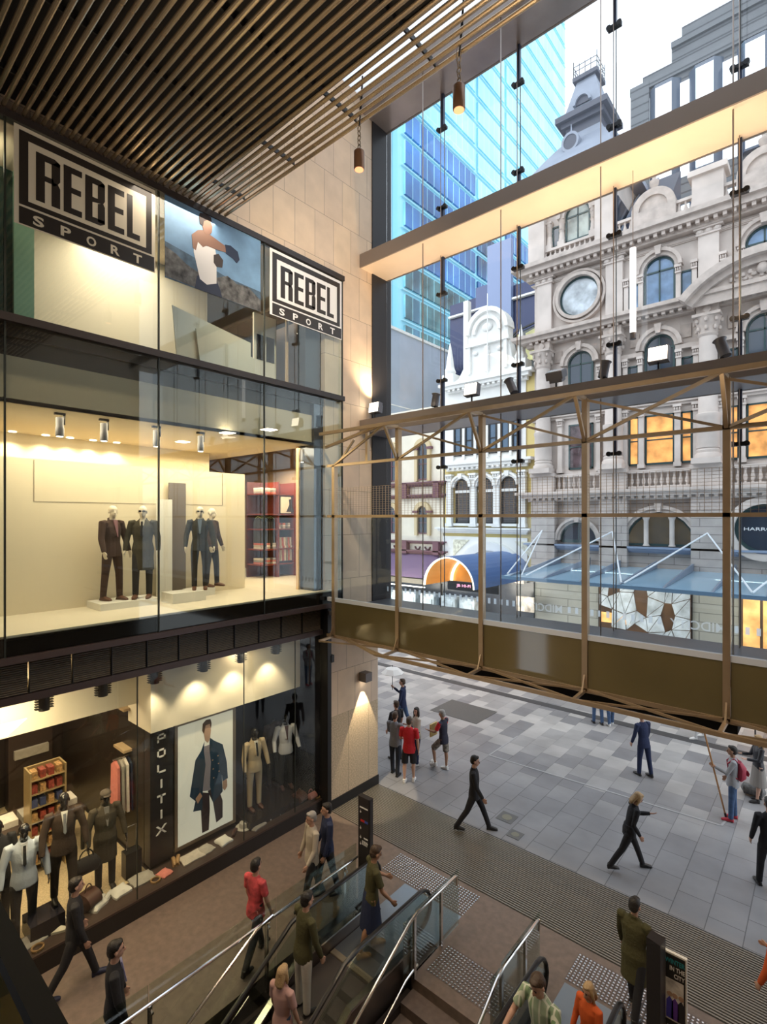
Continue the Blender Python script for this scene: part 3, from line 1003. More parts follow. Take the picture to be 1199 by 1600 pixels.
# ---- boxing poster
t = thing('poster', 'boxer poster on upper shopfront glass between the two black and white signs', 'poster', (-9.28, 4.56, 11.65))
PY0, PY1, PZ0, PZ1 = 4.56, 6.68, 11.65, 13.18
def pp(q, d, X=-9.295, box=None):
    y0, y1, z0, z1 = box or (PY0, PY1, PZ0, PZ1)
    return MB().prism([(y0 + a * (y1 - y0), z1 - b * (z1 - z0)) for a, b in q], 'X', X, X + .002 + d * .0015)
part(pp([(0, 0), (1, 0), (1, 1), (0, 1)], 0), 'sky_print', M('print_sky', (.15, .28, .45), .5, noise=(1.2, .4)), t)
part(pp([(0, .56), (.3, .62), (.6, .70), (1, .72), (1, 1), (0, 1)], 1), 'sea_print', M('print_sea', (.06, .11, .17), .5, noise=(5, .5)), t)
part(pp([(0, .62), (.1, .66), (.2, .74), (.3, .78), (.5, .76), (.62, .68), (.72, .74), (.85, .72), (1, .84), (1, 1), (0, .98)], 2), 'rock_print', M('print_rock', (.10, .10, .10), .6, noise=(7, .9)), t)
SKP = M('print_skin', (.24, .13, .09), .5)
part(pp([(.30, .84), (.33, .8), (.5, .8), (.54, .9), (.56, 1), (.28, 1)], 3), 'shorts_print', M('print_navy', (.012, .02, .05), .5), t)
part(pp([(.27, .46), (.31, .38), (.36, .42), (.42, .40), (.48, .36), (.5, .5), (.5, .84), (.4, .9), (.33, .86), (.30, .7), (.27, .55)], 4), 'vest_print', M('print_white', (.75, .73, .72), .5), t)
part(pp([(.26, .5), (.25, .34), (.31, .25), (.36, .22), (.46, .25), (.60, .30), (.60, .38), (.46, .40), (.40, .40), (.36, .44), (.31, .40), (.29, .52)], 5), 'arm_print', SKP, t)
part(pp([(.34, .1), (.36, .04), (.43, .05), (.455, .12), (.45, .2), (.43, .24), (.38, .26), (.36, .2)], 6), 'face_print', SKP, t)
part(pp([(.32, .08), (.33, .02), (.38, -.0), (.44, .01), (.45, .06), (.40, .07), (.37, .1), (.36, .17), (.33, .16)], 7), 'hair_print', M('print_hair', (.03, .02, .02), .6), t)
part(pp([(.59, .28), (.65, .26), (.73, .30), (.75, .4), (.72, .46), (.68, .42), (.6, .39)], 6), 'glove_print', M('print_navy', (.012, .02, .05), .5), t)
part(pp([(.47, .48), (.52, .44), (.57, .5), (.56, .6), (.5, .62), (.47, .58)], 7), 'glove_print', M('print_brown', (.05, .035, .03), .5), t)

# ================================================================== MENSWEAR WINDOW ON THE GROUND FLOOR
PG = glass('menswear_glass', (.95, .97, .95), .6, .04)
gy = [-1, 4.13, 6.37, 7.76, 8.60]
for i in range(4):
    struct(MB().box(-9.46, -9.45, gy[i] + .005, gy[i + 1] - .005, .33, 4.38), 'window_%d' % k, PG)
    k += 1
    if i:
        struct(MB().box(-9.465, -9.445, gy[i] - .008, gy[i] + .008, .33, 4.38), 'trim_%d' % (27 + i), M('black_joint', (.02, .025, .02), .4))
struct(MB().box(-9.62, -9.42, -2, 8.62, 0, .30), 'baseboard_left', M('gloss_black_plinth', (.02, .018, .018), .25))
SILL = M('dark_timber_sill', (.055, .035, .028), .4)
struct(MB().box(-10.0, -9.42, -2, 8.62, .30, .335), 'trim_31', SILL)
SPK = M('speckled_cream_floor', (.62, .50, .32), .5, noise=(45, .22))
struct(MB().box(-15, -9.62, -3, 4.62, .1, .28), 'floor', SPK)
struct(MB().box(-10.9, -9.62, 6.65, 8.62, .1, .5), 'floor', M('black_display_floor', (.02, .018, .018), .2))
struct(MB().box(-11.0, -10.9, 6.6, 8.62, .3, 3.5), 'wall_left', M('gloss_black_wall', (.02, .02, .03), .12))
struct(MB().box(-11, -9.5, 8.58, 8.64, .3, 4.4), 'wall_front', M('gloss_black_wall', (.02, .02, .03), .12))
struct(MB().box(-15.2, -15, -3, 5, 0, 4.4), 'wall_left', M('dark_shop_wall', (.02, .014, .012), .35))
struct(MB().box(-15, -10.37, 4.66, 4.76, .28, 4.4), 'wall_front', M('dark_shop_wall', (.02, .014, .012), .35))
struct(MB().box(-15, -9.5, -3, 8.6, 4.40, 4.5), 'ceiling', M('menswear_ceiling', (.60, .52, .40), .7))
struct(MB().box(-11.0, -9.98, 4.62, 8.35, 3.02, 4.4), 'wall_left', M('white_bulkhead', (.82, .76, .64), .6))
struct(MB().box(-10.6, -10.5, -2, 4.62, 3.5, 4.4), 'trim_32', M('white_bulkhead', (.82, .76, .64), .6))
# name panel
t = thing('name_panel', 'black upright panel with white vertical POLITIX lettering', 'sign', (-10.1, 4.66, .33))
part(MB().box(-10.35, -10.1, 4.66, 5.13, .33, 3.02), 'panel', M('satin_black', (.025, .022, .024), .35), t)
b = MB()
for i, ch in enumerate('POLITIX'):
    zc = 2.83 - i * .305
    w_ = .16 if ch != 'I' else .035
    if ch == 'O':
        b.box(-10.1, -10.09, 4.80, 4.835, zc - .09, zc + .08).box(-10.1, -10.09, 4.935, 4.97, zc - .09, zc + .08).box(-10.1, -10.09, 4.80, 4.97, zc + .045, zc + .08).box(-10.1, -10.09, 4.80, 4.97, zc - .09, zc - .055)
    elif ch == 'P':
        b.box(-10.1, -10.09, 4.80, 4.835, zc - .09, zc + .08).box(-10.1, -10.09, 4.935, 4.97, zc - .03, zc + .08).box(-10.1, -10.09, 4.80, 4.97, zc + .045, zc + .08).box(-10.1, -10.09, 4.80, 4.97, zc - .035, zc - .005)
    elif ch == 'L':
        b.box(-10.1, -10.09, 4.80, 4.835, zc - .09, zc + .08).box(-10.1, -10.09, 4.80, 4.97, zc - .09, zc - .055)
    elif ch == 'I':
        b.box(-10.1, -10.09, 4.868, 4.903, zc - .09, zc + .08)
    elif ch == 'T':
        b.box(-10.1, -10.09, 4.868, 4.903, zc - .09, zc + .08).box(-10.1, -10.09, 4.80, 4.97, zc + .045, zc + .08)
    else:
        for s_ in (1, -1):
            b.prism([(4.885 - s_ * .085 - .022, zc - .09), (4.885 - s_ * .085 + .022, zc - .09), (4.885 + s_ * .085 + .022, zc + .08), (4.885 + s_ * .085 - .022, zc + .08)], 'X', -10.1, -10.09)
part(b, 'lettering', SGW, t, 'white stacked letters')
# light box poster
t = thing('light_box_poster', 'framed light box poster of a man in a navy coat', 'poster', (-10.1, 5.16, .36))
bx = (5.16, 6.58, .40, 3.0)
part(MB().box(-10.3, -10.08, bx[0], bx[1], bx[2], bx[3]), 'frame', M('brushed_gold_frame', (.30, .24, .18), .35, .7), t)
bx = (5.22, 6.50, .48, 2.94)
def pq(q, d):
    return pp(q, d, -10.078, bx)
part(pq([(0, 0), (1, 0), (1, 1), (0, 1)], 0), 'backlit_print', M('poster_backlit', (.62, .60, .50), .5, emit=((.8, .78, .65), .25), noise=(.8, .1)), t)
TR = M('print_trousers', (.05, .035, .045), .6)
part(pq([(.38, .62), (.55, .66), (.56, .80), (.54, .98), (.42, .98), (.40, .8)], 1), 'leg_print', TR, t)
part(pq([(.52, .64), (.70, .62), (.80, .78), (.80, .93), (.68, .95), (.62, .76)], 1), 'leg_print', TR, t)
part(pq([(.44, .24), (.58, .24), (.60, .55), (.56, .64), (.42, .62)], 2), 'shirt_print', M('print_shirt', (.32, .30, .36), .6), t)
NV = M('print_navy_coat', (.015, .05, .10), .6)
part(pq([(.46, .20), (.40, .27), (.30, .33), (.20, .62), (.30, .68), (.26, .76), (.42, .78), (.43, .6), (.48, .4), (.45, .28)], 3), 'coat_print', NV, t)
part(pq([(.56, .18), (.64, .22), (.80, .28), (.88, .45), (.90, .6), (.80, .62), (.78, .52), (.80, .7), (.62, .76), (.56, .6), (.58, .4), (.55, .28)], 3), 'coat_print', NV, t)
SK2 = M('print_face', (.55, .36, .26), .5)
part(pq([(.44, .09), (.48, .05), (.56, .06), (.58, .12), (.56, .19), (.52, .22), (.47, .19)], 4), 'face_print', SK2, t)
part(pq([(.42, .1), (.43, .04), (.49, .015), (.57, .02), (.59, .06), (.58, .1), (.56, .06), (.48, .06), (.45, .13)], 5), 'hair_print', M('print_brown_hair', (.10, .06, .04), .6), t)
part(pq([(.80, .61), (.88, .6), (.89, .67), (.84, .7), (.80, .67)], 4), 'hand_print', SK2, t)
part(pq([(.30, .66), (.38, .62), (.42, .66), (.34, .71)], 5), 'hand_print', SK2, t)
for i, (a, c_) in enumerate(((.70, .36), (.71, .43), (.72, .5), (.60, .38), (.61, .46), (.62, .54))):
    part(pq([(a, c_), (a + .02, c_), (a + .02, c_ + .01), (a, c_ + .01)], 5), 'button_print', SK2, t)
# window cylinder lights with louvre fins
cyl = None
for i, px in enumerate((70, 162, 243, 320, 378, 433)):
    c = W(px, 1060, X=-9.6)
    y = c.y
    if cyl is None:
        cyl = thing('window_spotlight', 'x', 'spotlight', (-9.62, y, 4.36))
        part(MB().tube([(-9.62, y, 4.40), (-9.62, y, 4.1)], .08, 14), 'barrel', BLK, cyl, smooth=True)
        b = MB()
        for q in range(6):
            b.box(-9.66, -9.58, y - .13, y + .13, 4.13 + q * .04, 4.14 + q * .04)
        part(b, 'cooling_fins', BLK, cyl)
        o = cyl
    else:
        o = dup(cyl, (-9.62, y, 4.36))
    o['label'] = 'black ribbed window spotlight, %s from the left along the menswear window' % ['first', 'second', 'third', 'fourth', 'fifth', 'sixth'][i]
    o['group'] = 'spotlights over the menswear window'
    lamp('SPOT', (-9.66, y, 4.05), 42 if i > 1 else 70, (1, .80, .50), .04, tgt=(-10.25, y, 1.5) if i > 1 else (-10.6, y, .5), spot=88, blend=.7)
# gift shelf, clothes rails and table further inside
y0 = W(50, 1200, X=-11.6).y
y1 = W(102, 1200, X=-11.6).y
sh = thing('display_shelf', 'narrow shelf tower filled with red and gold boxes in the menswear shop', 'shelf', (-11.8, y0, .28))
part(MB().box(-12.0, -11.6, y0 - .03, y0, .28, 2.3).box(-12.0, -11.6, y1, y1 + .03, .28, 2.3).box(-12.0, -11.95, y0, y1, .28, 2.3), 'frame', M('brass_frame', (.5, .38, .2), .4, .6), sh)
for q in range(7):
    part(MB().box(-11.95, -11.6, y0, y1, .5 + q * .27, .52 + q * .27), 'shelf', M('brass_frame', (.5, .38, .2), .4, .6), sh)
GB = [M('gift_red', (.22, .04, .025), .5, noise=(20, .6)), M('gift_gold', (.35, .2, .08), .5, noise=(25, .6)), M('gift_blue', (.04, .05, .12), .5)]
for q in range(7):
    for r_ in range(4):
        a = y0 + (y1 - y0) * (r_ + .1) / 4
        solo(MB().box(-11.85, -11.64, a, a + (y1 - y0) * .17, .52 + q * .27, .67 + q * .27), 'gift_box', 'small boxed product on the shelf tower, %s shelf up, %s from the left' % (ORD[q], ORD[r_]), 'box', GB[(0 if q != 4 else 2) if (r_ + q) % 3 else 1], group='boxed products on the shelf tower')
for i, (px, X) in enumerate(((200, -11.0),)):
    c = W(px, 1170, X=X)
    t = thing('clothes_rail', 'wall rail of hanging shirts and trousers beside the dark shop wall', 'clothes rail', (X, c.y, 2))
    part(MB().box(X - .4, X + .1, c.y - .12, c.y + .3, 3.25, 3.3).box(X - .4, X + .1, c.y - .12, c.y + .3, 2.4, 2.45), 'shelf', M('pale_oak', (.45, .33, .2), .5), t)
    part(MB().tube([(X, c.y - .3, 2.3), (X, c.y + .35, 2.3)], .015, 8), 'rail', CHR, t)
    for q in range(6):
        yy = c.y - .25 + q * .09
        solo(MB().prism([(X - .25, 1.2 + .1 * (q % 2)), (X + .15, 1.2), (X + .12, 2.15), (X - .05, 2.25), (X - .2, 2.15)], 'Y', yy, yy + .05), 'hanging_garment', ['rose', 'charcoal', 'white', 'navy', 'olive', 'black'][q] + ' garment hanging on the wall rail of the menswear shop', 'garment', [CL[5], CL[4], CL[3], M('cloth_navy', (.02, .03, .07), .9), CL[7], M('charcoal_cloth', (.04, .04, .045), .9)][q], group='garments on the wall rail')
for q in range(5):
    solo(MB().box(-14.9, -14.6, -1 + q * 1.1, -.1 + q * 1.1, .28, 3.6), 'wall_shelving', 'dark wall shelving bay at the back of the menswear shop, %s from the camera end' % ORD[q], 'shelving', M('dark_oak', (.03, .018, .014), .5), group='dark shelving bays at the back')
    solo(MB().box(-14.6, -14.55, -.9 + q * 1.1, -.2 + q * 1.1, 2.5, 2.55).box(-14.6, -14.5, -.9 + q * 1.1, -.2 + q * 1.1, 1.5, 1.7), 'shelf_goods', 'folded goods on the dark back shelving, %s bay from the camera end' % ORD[q], 'goods', CL[(q * 3) % 8], group='goods on back shelving')
c = W(110, 1160, X=-12.4)
t = thing('display_table', 'dark display table carrying folded shirts behind the window mannequins', 'table', (-12.2, c.y, .28))
part(MB().box(-12.8, -11.8, 2.6, 4.1, 1.1, 1.16), 'tabletop', SILL, t)
for (x, y) in ((-12.75, 2.65), (-11.85, 2.65), (-12.75, 4.05), (-11.85, 4.05)):
    part(MB().box(x - .03, x + .03, y - .03, y + .03, .28, 1.1), 'leg', BLK, t)
for q in range(4):
    solo(MB().box(-12.5, -12.1, 2.7 + q * .35, 2.98 + q * .35, 1.16, 1.28), 'folded_shirt', '%s folded shirt stack on the dark display table' % nm[q + 3], 'shirt', CL[q + 3], group='shirts on the display table')
b = MB().box(-11.2, -10.5, .9, 2.0, .28, 1.15)
solo(b, 'display_block', 'beige display block behind the pale blazer mannequin', 'display block', CREAM)
solo(MB().box(-11.0, -10.6, 1.45, 1.85, 1.15, 1.3), 'shirt_box', 'white folded shirt on the beige display block', 'shirt', WHT)
solo(MB().box(-10.15, -9.7, 2.55, 3.05, .335, .62), 'plinth', 'black cube plinth beneath the brown suit mannequin', 'plinth', M('gloss_black_wall', (.02, .02, .03), .12))
t = thing('suitcase', 'black cabin suitcase with raised handle beside the black name panel', 'suitcase', (-10.25, 4.35, .28))
part(MB().box(-10.35, -10.15, 4.22, 4.52, .3, .78), 'shell', BLK, t)
part(MB().tube([(-10.25, 4.28, .78), (-10.25, 4.28, 1.25), (-10.25, 4.46, 1.25), (-10.25, 4.46, .78)], .012, 6), 'handle', CHR, t)
# goods laid along the sill
def garment(px, py, w, d, hh, mat, name, lb, cat, rot=0, shape=0):
    c = W(px, py, Z=.34)
    c.x = min(max(c.x, -9.9), -9.56)
    mb = MB()
    n = 10
    if shape == 0:      # soft folded cloth
        nx, ny = 7, 9
        V = []
        rr = random.Random(int(px))
        for i in range(nx):
            for j in range(ny):
                a, b_ = i / (nx - 1) - .5, j / (ny - 1) - .5
                e = 1 - max(abs(a), abs(b_)) ** 4 * 10
                V.append((a * w * .8 * (1 + .06 * math.sin(b_ * 7 + px)), b_ * d * .75 * (1 + .06 * math.sin(a * 9 + px)), max(.004, hh * e * (.9 + .12 * rr.random()))))
        nb = len(V)
        V += [(v[0], v[1], 0) for v in V]
        Fs = [(i * ny + j, i * ny + j + 1, (i + 1) * ny + j + 1, (i + 1) * ny + j) for i in range(nx - 1) for j in range(ny - 1)]
        Fs += [tuple(nb + q for q in f[::-1]) for f in Fs]
        edge = [j for j in range(ny)] + [i * ny + ny - 1 for i in range(1, nx)] + [(nx - 1) * ny + j for j in range(ny - 2, -1, -1)] + [i * ny for i in range(nx - 2, 0, -1)]
        Fs += [(edge[i], edge[(i + 1) % len(edge)], nb + edge[(i + 1) % len(edge)], nb + edge[i]) for i in range(len(edge))]
        mb.add(V, Fs)
    elif shape == 1:    # hat
        mb.lathe([(w * .5, 0), (w * .52, .01), (w * .5, .018), (w * .3, .02), (w * .3, .05), (w * .27, .11), (w * .12, .12), (0.001, .105)], (0, 0, 0), 20)
    elif shape == 2:    # shoe
        mb.tube([(0, -d * .5, .035), (0, -d * .35, .05), (0, -d * .1, .055), (0, d * .2, .04), (0, d * .42, .03), (0, d * .5, .02)], [.02, .036, .034, .04, .038, .015], 12, ry=[.02, .05, .05, .032, .024, .012], side=(1, 0, 0))
        mb.box(-.035, .035, -d * .48, d * .45, 0, .014)
    elif shape == 3:    # bag
        mb.tube([(0, -d * .5, hh * .45), (0, -d * .4, hh * .5), (0, d * .4, hh * .5), (0, d * .5, hh * .45)], [w * .2, w * .5, w * .5, w * .2], 12, ry=[hh * .2, hh * .5, hh * .5, hh * .2], side=(1, 0, 0))
        mb.tube([(0, d * .25 * math.cos(a), hh * .8 + hh * .6 * math.sin(a)) for a in [PI * q / 8 for q in range(9)]], .01, 6)
    elif shape == 4:    # coiled belt
        mb.tube([(.07 * math.cos(a) * (1 + a * .03), .07 * math.sin(a) * (1 + a * .03), .02) for a in [q * .45 for q in range(28)]], .007, 6, ry=.02)
    o = solo(mb, name, lb, cat, mat, smooth=True, org=(0, 0, 0))
    o.location = (c.x, c.y, .336)
    o.rotation_euler = (0, 0, math.radians(rot))
    return o
OFF = M('white_linen', (.82, .8, .76), .9)
TAN = M('tan_leather', (.42, .26, .12), .5)
BRN = M('brown_leather', (.08, .035, .025), .45)
SIT = [(50, 1470, .4, .5, .07, CL[7], 'folded_trousers', 'dark folded trousers at the left end of the window sill', 'trousers', 10, 0),
       (62, 1486, .1, .1, .05, TAN, 'belt', 'coiled tan belt at the left end of the window sill', 'belt', 0, 4),
       (80, 1452, .4, .55, .1, CREAM, 'folded_jumper', 'cream folded jumper on the sill near the plinth', 'jumper', -20, 0),
       (150, 1416, .35, .4, .12, OFF, 'shirt', 'white crumpled shirt on the sill beside the brown boots', 'shirt', 30, 0),
       (125, 1400, .4, .3, .3, BRN, 'leather_bag', 'brown leather bag on the sill in front of the suited mannequin', 'bag', 20, 3),
       (160, 1408, .12, .3, .1, OFF, 'shoe', 'white shoe on the sill, nearest the brown bag', 'shoe', 60, 2),
       (170, 1402, .12, .3, .1, OFF, 'shoe', 'white shoe on the sill, nearest the coat mannequin', 'shoe', 50, 2),
       (188, 1394, .36, .42, .1, OFF, 'shirt', 'white linen shirt folded near the first glass joint', 'shirt', 10, 0),
       (222, 1374, .42, .55, .09, CL[4], 'folded_trousers', 'grey folded trousers straddling the glass joint', 'trousers', 0, 0),
       (244, 1376, .1, .1, .05, TAN, 'belt', 'coiled tan belt in front of the black name panel', 'belt', 0, 4),
       (258, 1365, .3, .3, .06, CL[5], 'pouch', 'brick red pouch on the sill below the name panel', 'pouch', 15, 0),
       (268, 1344, .1, .3, .1, TAN, 'shoe', 'tan suede shoe leaning at the left of the light box poster', 'shoe', 70, 2),
       (276, 1342, .1, .3, .1, TAN, 'shoe', 'second tan suede shoe nearer the folded jumper', 'shoe', 60, 2),
       (300, 1340, .38, .6, .07, CL[1], 'folded_jumper', 'beige folded jumper under the light box poster', 'jumper', 0, 0),
       (322, 1328, .36, .4, .07, CL[0], 'folded_jumper', 'grey beige folded jumper right of the beige one', 'jumper', 10, 0),
       (350, 1315, .34, .36, .1, OFF, 'shirt', 'white folded shirt on the sill under the poster corner', 'shirt', 5, 0),
       (367, 1302, .1, .28, .08, BRN, 'shoe', 'dark shoe with orange sole on the sill right of the white shirt', 'shoe', 40, 2),
       (382, 1292, .36, .36, .1, M('grey_felt', (.5, .48, .44), .9), 'hat', 'grey felt trilby hat on the sill at the glass joint', 'hat', 0, 1),
       (402, 1290, .34, .5, .06, CL[7], 'folded_vest', 'dark folded vest right of the felt hat', 'vest', 10, 0),
       (425, 1275, .3, .4, .08, OFF, 'shirt', 'white ruffled shirt below the beige suit mannequin', 'shirt', 0, 0),
       (445, 1262, .32, .5, .08, OFF, 'shirt', 'long white shirt laid below the vest mannequin', 'shirt', 0, 0),
       (468, 1252, .36, .3, .22, BRN, 'leather_bag', 'brown leather handbag near the right end of the sill', 'bag', 10, 3),
       (486, 1247, .3, .25, .16, M('rose_leather', (.4, .16, .14), .5), 'leather_bag', 'rose leather bag at the far right end of the sill', 'bag', 0, 3),
       (496, 1245, .1, .1, .05, TAN, 'belt', 'coiled belt at the far right end of the sill', 'belt', 0, 4)]
for a in SIT:
    garment(*a)
# ================================================================== THE STREET AND ITS BUILDINGS
# drainage slot, hatch, covers in the paving
struct(MB().box(-40, 10, 19.0, 19.38, -.004, .003), 'trim_40', M('dark_slot_drain', (.06, .06, .065), .6))
c = W(725, 1111, Z=0)
solo(MB().box(c.x - 1.0, c.x + 1.0, c.y - .75, c.y + .75, -.002, .006), 'access_hatch', 'dark rectangular access hatch in the paving behind the group', 'hatch', M('hatch_metal', (.11, .105, .10), .6, bump=(30, .5)))
for px, py, w_, lb in ((806, 1304, .15, 'small square service cover with round lid near the mat'), (793, 1277, .2, 'ribbed square grate in the paving left of the small cover')):
    c = W(px, py, Z=0)
    t = thing('service_cover', lb, 'cover', (c.x, c.y, 0))
    part(MB().box(c.x - w_, c.x + w_, c.y - w_, c.y + w_, -.002, .003), 'frame', M('cover_grey', (.13, .13, .13), .5), t)
    part(MB().lathe([(w_ * .6, .003), (w_ * .6, .006)], (c.x, c.y, 0), 16), 'lid', M('cover_lid', (.24, .23, .18), .4, .5), t)
PL = M('painted_line', (.42, .42, .43), .6)
def line(a, b, lb, w_=.05):
    p, q = W(*a, Z=0), W(*b, Z=0)
    p.z = q.z = .001
    solo(MB().bar(p, q, w_, .004), 'paving_strip', lb, 'paving strip', PL)
line((765, 1180), (1128, 1290), 'thin pale inlaid line across the street paving')
line((765, 1180), (810, 1150), 'short pale inlaid line meeting the long one')
line((1128, 1290), (1142, 1275), 'short end piece of the pale inlaid line at the broom')

SA = M('street_sandstone', (.60, .53, .49), .75, noise=(.9, .16), bump=(6, .25))
SA2 = M('sandstone_relief', (.50, .43, .39), .75, noise=(3, .16), bump=(14, .35))
RUS = M('rusticated_sandstone', (.48, .42, .39), .8, noise=(1.5, .15), brick=('Y', 2.2, .36, .016, (.44, .39, .36), (.22, .19, .18)))
WG = M('dark_window_glass', (.03, .045, .07), .08, 0, spec=.9)
WB = M('sky_painted_glass', (.14, .24, .40), .1, 0, spec=.9, noise=(1.5, .4))  # reflected sky painted into the blue of the glass
WO = M('lit_orange_interior', (.5, .22, .06), .6, emit=((1, .42, .12), .62), noise=(1.6, .8))
TEAL = M('teal_frame', (.02, .055, .06), .4)
YF = 27.0
def pane(t, name, wb, mat, sub, submat):
    f = part(wb, name, mat, t)
    part(sub, 'pane', submat, f)
    return f
def awin(t, cx, w_, zb, zs, gl, fr=TEAL, sur=SA2, name='arched_window', ar=.30, mull=True, y=YF):
    """arched window: zb sill, zs springing"""
    r = w_ / 2
    b = MB().arch(cx, zs, r - .09, r, y - .10, y, n=12).box(cx - r, cx - r + .09, y - .1, y, zb, zs).box(cx + r - .09, cx + r, y - .1, y, zb, zs).box(cx - r, cx + r, y - .1, y, zb, zb + .1)
    if mull:
        b.box(cx - r, cx + r, y - .08, y, zs - .04, zs + .04).box(cx - .03, cx + .03, y - .08, y, zb, zs + r * .98)
    g = MB().disc(cx, zs, r - .02, y - .045, y - .03, 0, 180, 12).box(cx - r + .02, cx + r - .02, y - .045, y - .03, zb, zs)
    pane(t, name, b, fr, g, gl)
    b = MB().arch(cx, zs, r, r + ar * .5, y - .28, y, n=12).arch(cx, zs, r + ar * .5, r + ar, y - .38, y, n=12)
    b.prism([(cx - .1, zs + r), (cx + .1, zs + r), (cx + .15, zs + r + ar * 1.3), (cx - .15, zs + r + ar * 1.3)], 'Y', y - .45, y)
    part(b, 'arch_moulding', sur, t)
def rwin(t, cx, w_, z0, z1, gl, fr=TEAL, y=YF, bars_=True, name='window'):
    b = MB()
    for q in ((cx - w_ / 2, cx - w_ / 2 + .07, z0, z1), (cx + w_ / 2 - .07, cx + w_ / 2, z0, z1), (cx - w_ / 2, cx + w_ / 2, z0, z0 + .09), (cx - w_ / 2, cx + w_ / 2, z1 - .07, z1)):
        b.box(q[0], q[1], y - .1, y, q[2], q[3])
    if bars_:
        b.box(cx - w_ / 2, cx + w_ / 2, y - .08, y, (z0 + z1) / 2 - .03, (z0 + z1) / 2 + .03)
    pane(t, name, b, fr, MB().box(cx - w_ / 2 + .02, cx + w_ / 2 - .02, y - .045, y - .03, z0 + .02, z1 - .02), gl)
def cornice(t, x0, x1, z, h, d, mat, y=YF, nm='cornice', dent=True, dx=.34):
    b = MB().box(x0 - d * .3, x1 + d * .3, y - d * .45, y, z, z + h * .35).box(x0 - d * .6, x1 + d * .6, y - d * .8, y, z + h * .35, z + h * .7).box(x0 - d, x1 + d, y - d, y, z + h * .7, z + h)
    if dent:
        x = x0
        while x < x1:
            b.box(x, x + dx * .45, y - d * .72, y, z + h * .12, z + h * .36)
            x += dx
    part(b, nm, mat, t)
def column(t, cx, z0, z1, r, mat, y=YF, drum=True, nm='column'):
    cy_ = y - r * .9
    b = MB().box(cx - r * 1.4, cx + r * 1.4, y - r * 2.4, y, z0, z0 + .25).lathe([(r * 1.3, z0 + .25), (r * 1.3, z0 + .4), (r * 1.1, z0 + .5), (r * 1.15, z0 + .6), (r, z0 + .7), (r * .88, z1 - .95)], (cx, cy_, 0), 16)
    if drum:
        b.lathe([(r * 1.12, z0 + .7), (r * 1.12, z0 + 2.0), (r * 1.2, z0 + 2.05), (r * 1.2, z0 + 2.2), (r * .98, z0 + 2.25)], (cx, cy_, 0), 16)
    part(b, nm, mat, t, smooth=True)
    b = MB().lathe([(r * .9, z1 - .95), (r * 1.0, z1 - .85), (r * .95, z1 - .8), (r * 1.1, z1 - .45), (r * 1.35, z1 - .12), (r * 1.2, z1 - .1)], (cx, cy_, 0), 16).box(cx - r * 1.35, cx + r * 1.35, cy_ - r * 1.35, y, z1 - .12, z1)
    for q in range(8):
        a = q * PI / 4
        for rr, zz in ((1.12, z1 - .62), (1.3, z1 - .28)):
            b.ball((cx + r * rr * math.cos(a), cy_ + r * rr * math.sin(a), zz), r * .2, r * .2, r * .28, 6, 4)
    part(b, 'capital', SA2 if mat in (SA, SA2) else mat, t, smooth=True)
def pilaster(t, cx, z0, z1, w_, mat, y=YF, nm='pilaster', cap=True, d=.22):
    b = MB().box(cx - w_ / 2, cx + w_ / 2, y - d, y, z0, z1).box(cx - w_ * .65, cx + w_ * .65, y - d * 1.3, y, z0, z0 + .2)
    if cap:
        b.box(cx - w_ * .7, cx + w_ * .7, y - d * 1.5, y, z1 - .12, z1).box(cx - w_ * .6, cx + w_ * .6, y - d * 1.3, y, z1 - .38, z1 - .3)
        for q in (-1, 0, 1):
            b.ball((cx + q * w_ * .42, y - d * 1.1, z1 - .21), w_ * .2, .08, .1, 6, 4)
    part(b, nm, mat, t)
def balus(t, x0, x1, z0, z1, mat, y=YF, d=.35):
    part(MB().box(x0, x1, y - d, y - d + .25, z1 - .13, z1).box(x0, x1, y - d, y - d + .25, z0, z0 + .12), 'balustrade_rail', mat, t)
    x = x0 + .15
    h = z1 - z0 - .25
    b = MB()
    while x < x1 - .1:
        zz = z0 + .12
        b.lathe([(.05, zz), (.045, zz + h * .1), (.095, zz + h * .35), (.04, zz + h * .75), (.06, zz + h)], (x, y - d + .12, 0), 8)
        x += .26
    part(b, 'balusters', mat, t, smooth=True, kind='stuff')

# ---- C: the big sandstone building
t = thing('sandstone_building', 'ornate Victorian sandstone building with columns, arched windows and a round window', 'building', (-5, YF, 0))
X0, X1 = -12.35, 4.5
part(MB().box(X0, X1, YF, YF + 8, 8.45, 20.9).box(X0, -8.2, YF, YF + 4.2, 20.9, 25.2), 'wall', SA, t)
part(MB().box(X0, X1, YF, YF + 8, 4.4, 8.45), 'rusticated_wall', RUS, t)
part(MB().box(X0, X1, YF + .02, YF + 8, 0, 4.4), 'shop_wall', M('shop_pier_stone', (.34, .36, .34), .6, brick=('Y', 3, .42, .02, (.32, .34, .33), (.16, .17, .17))), t)
PX = [-11.7, -8.1, -4.1, -.1, 3.9]
for i, x in enumerate(PX):
    part(MB().box(x - .65, x + .65, YF - .45, YF, 4.4, 8.3), 'rusticated_pier', RUS, t)
    part(MB().box(x - .62, x + .62, YF - .5, YF, 8.6, 9.6).box(x - .68, x + .68, YF - .55, YF, 9.4, 9.6), 'pedestal', SA, t)
    column(t, x, 9.6, 16.15, .40, SA)
    part(MB().box(x - .42, x + .42, YF - .55, YF, 16.15, 16.6).disc(x, 16.38, .15, YF - .62, YF - .5, n=12), 'entablature_block', SA2, t)
    if i != 4:
        pilaster(t, x, 17.1, 20.2, .8, SA, d=.25)
cornice(t, X0, X1, 5.55, .3, .45, M('blue_slate_cap', (.24, .30, .42), .6), dent=False, nm='string_course')
cornice(t, X0, X1, 8.1, .5, .8, SA)
cornice(t, X0, X1, 16.5, .58, .95, SA2)
cornice(t, X0, X1, 20.15, .75, .95, SA2)
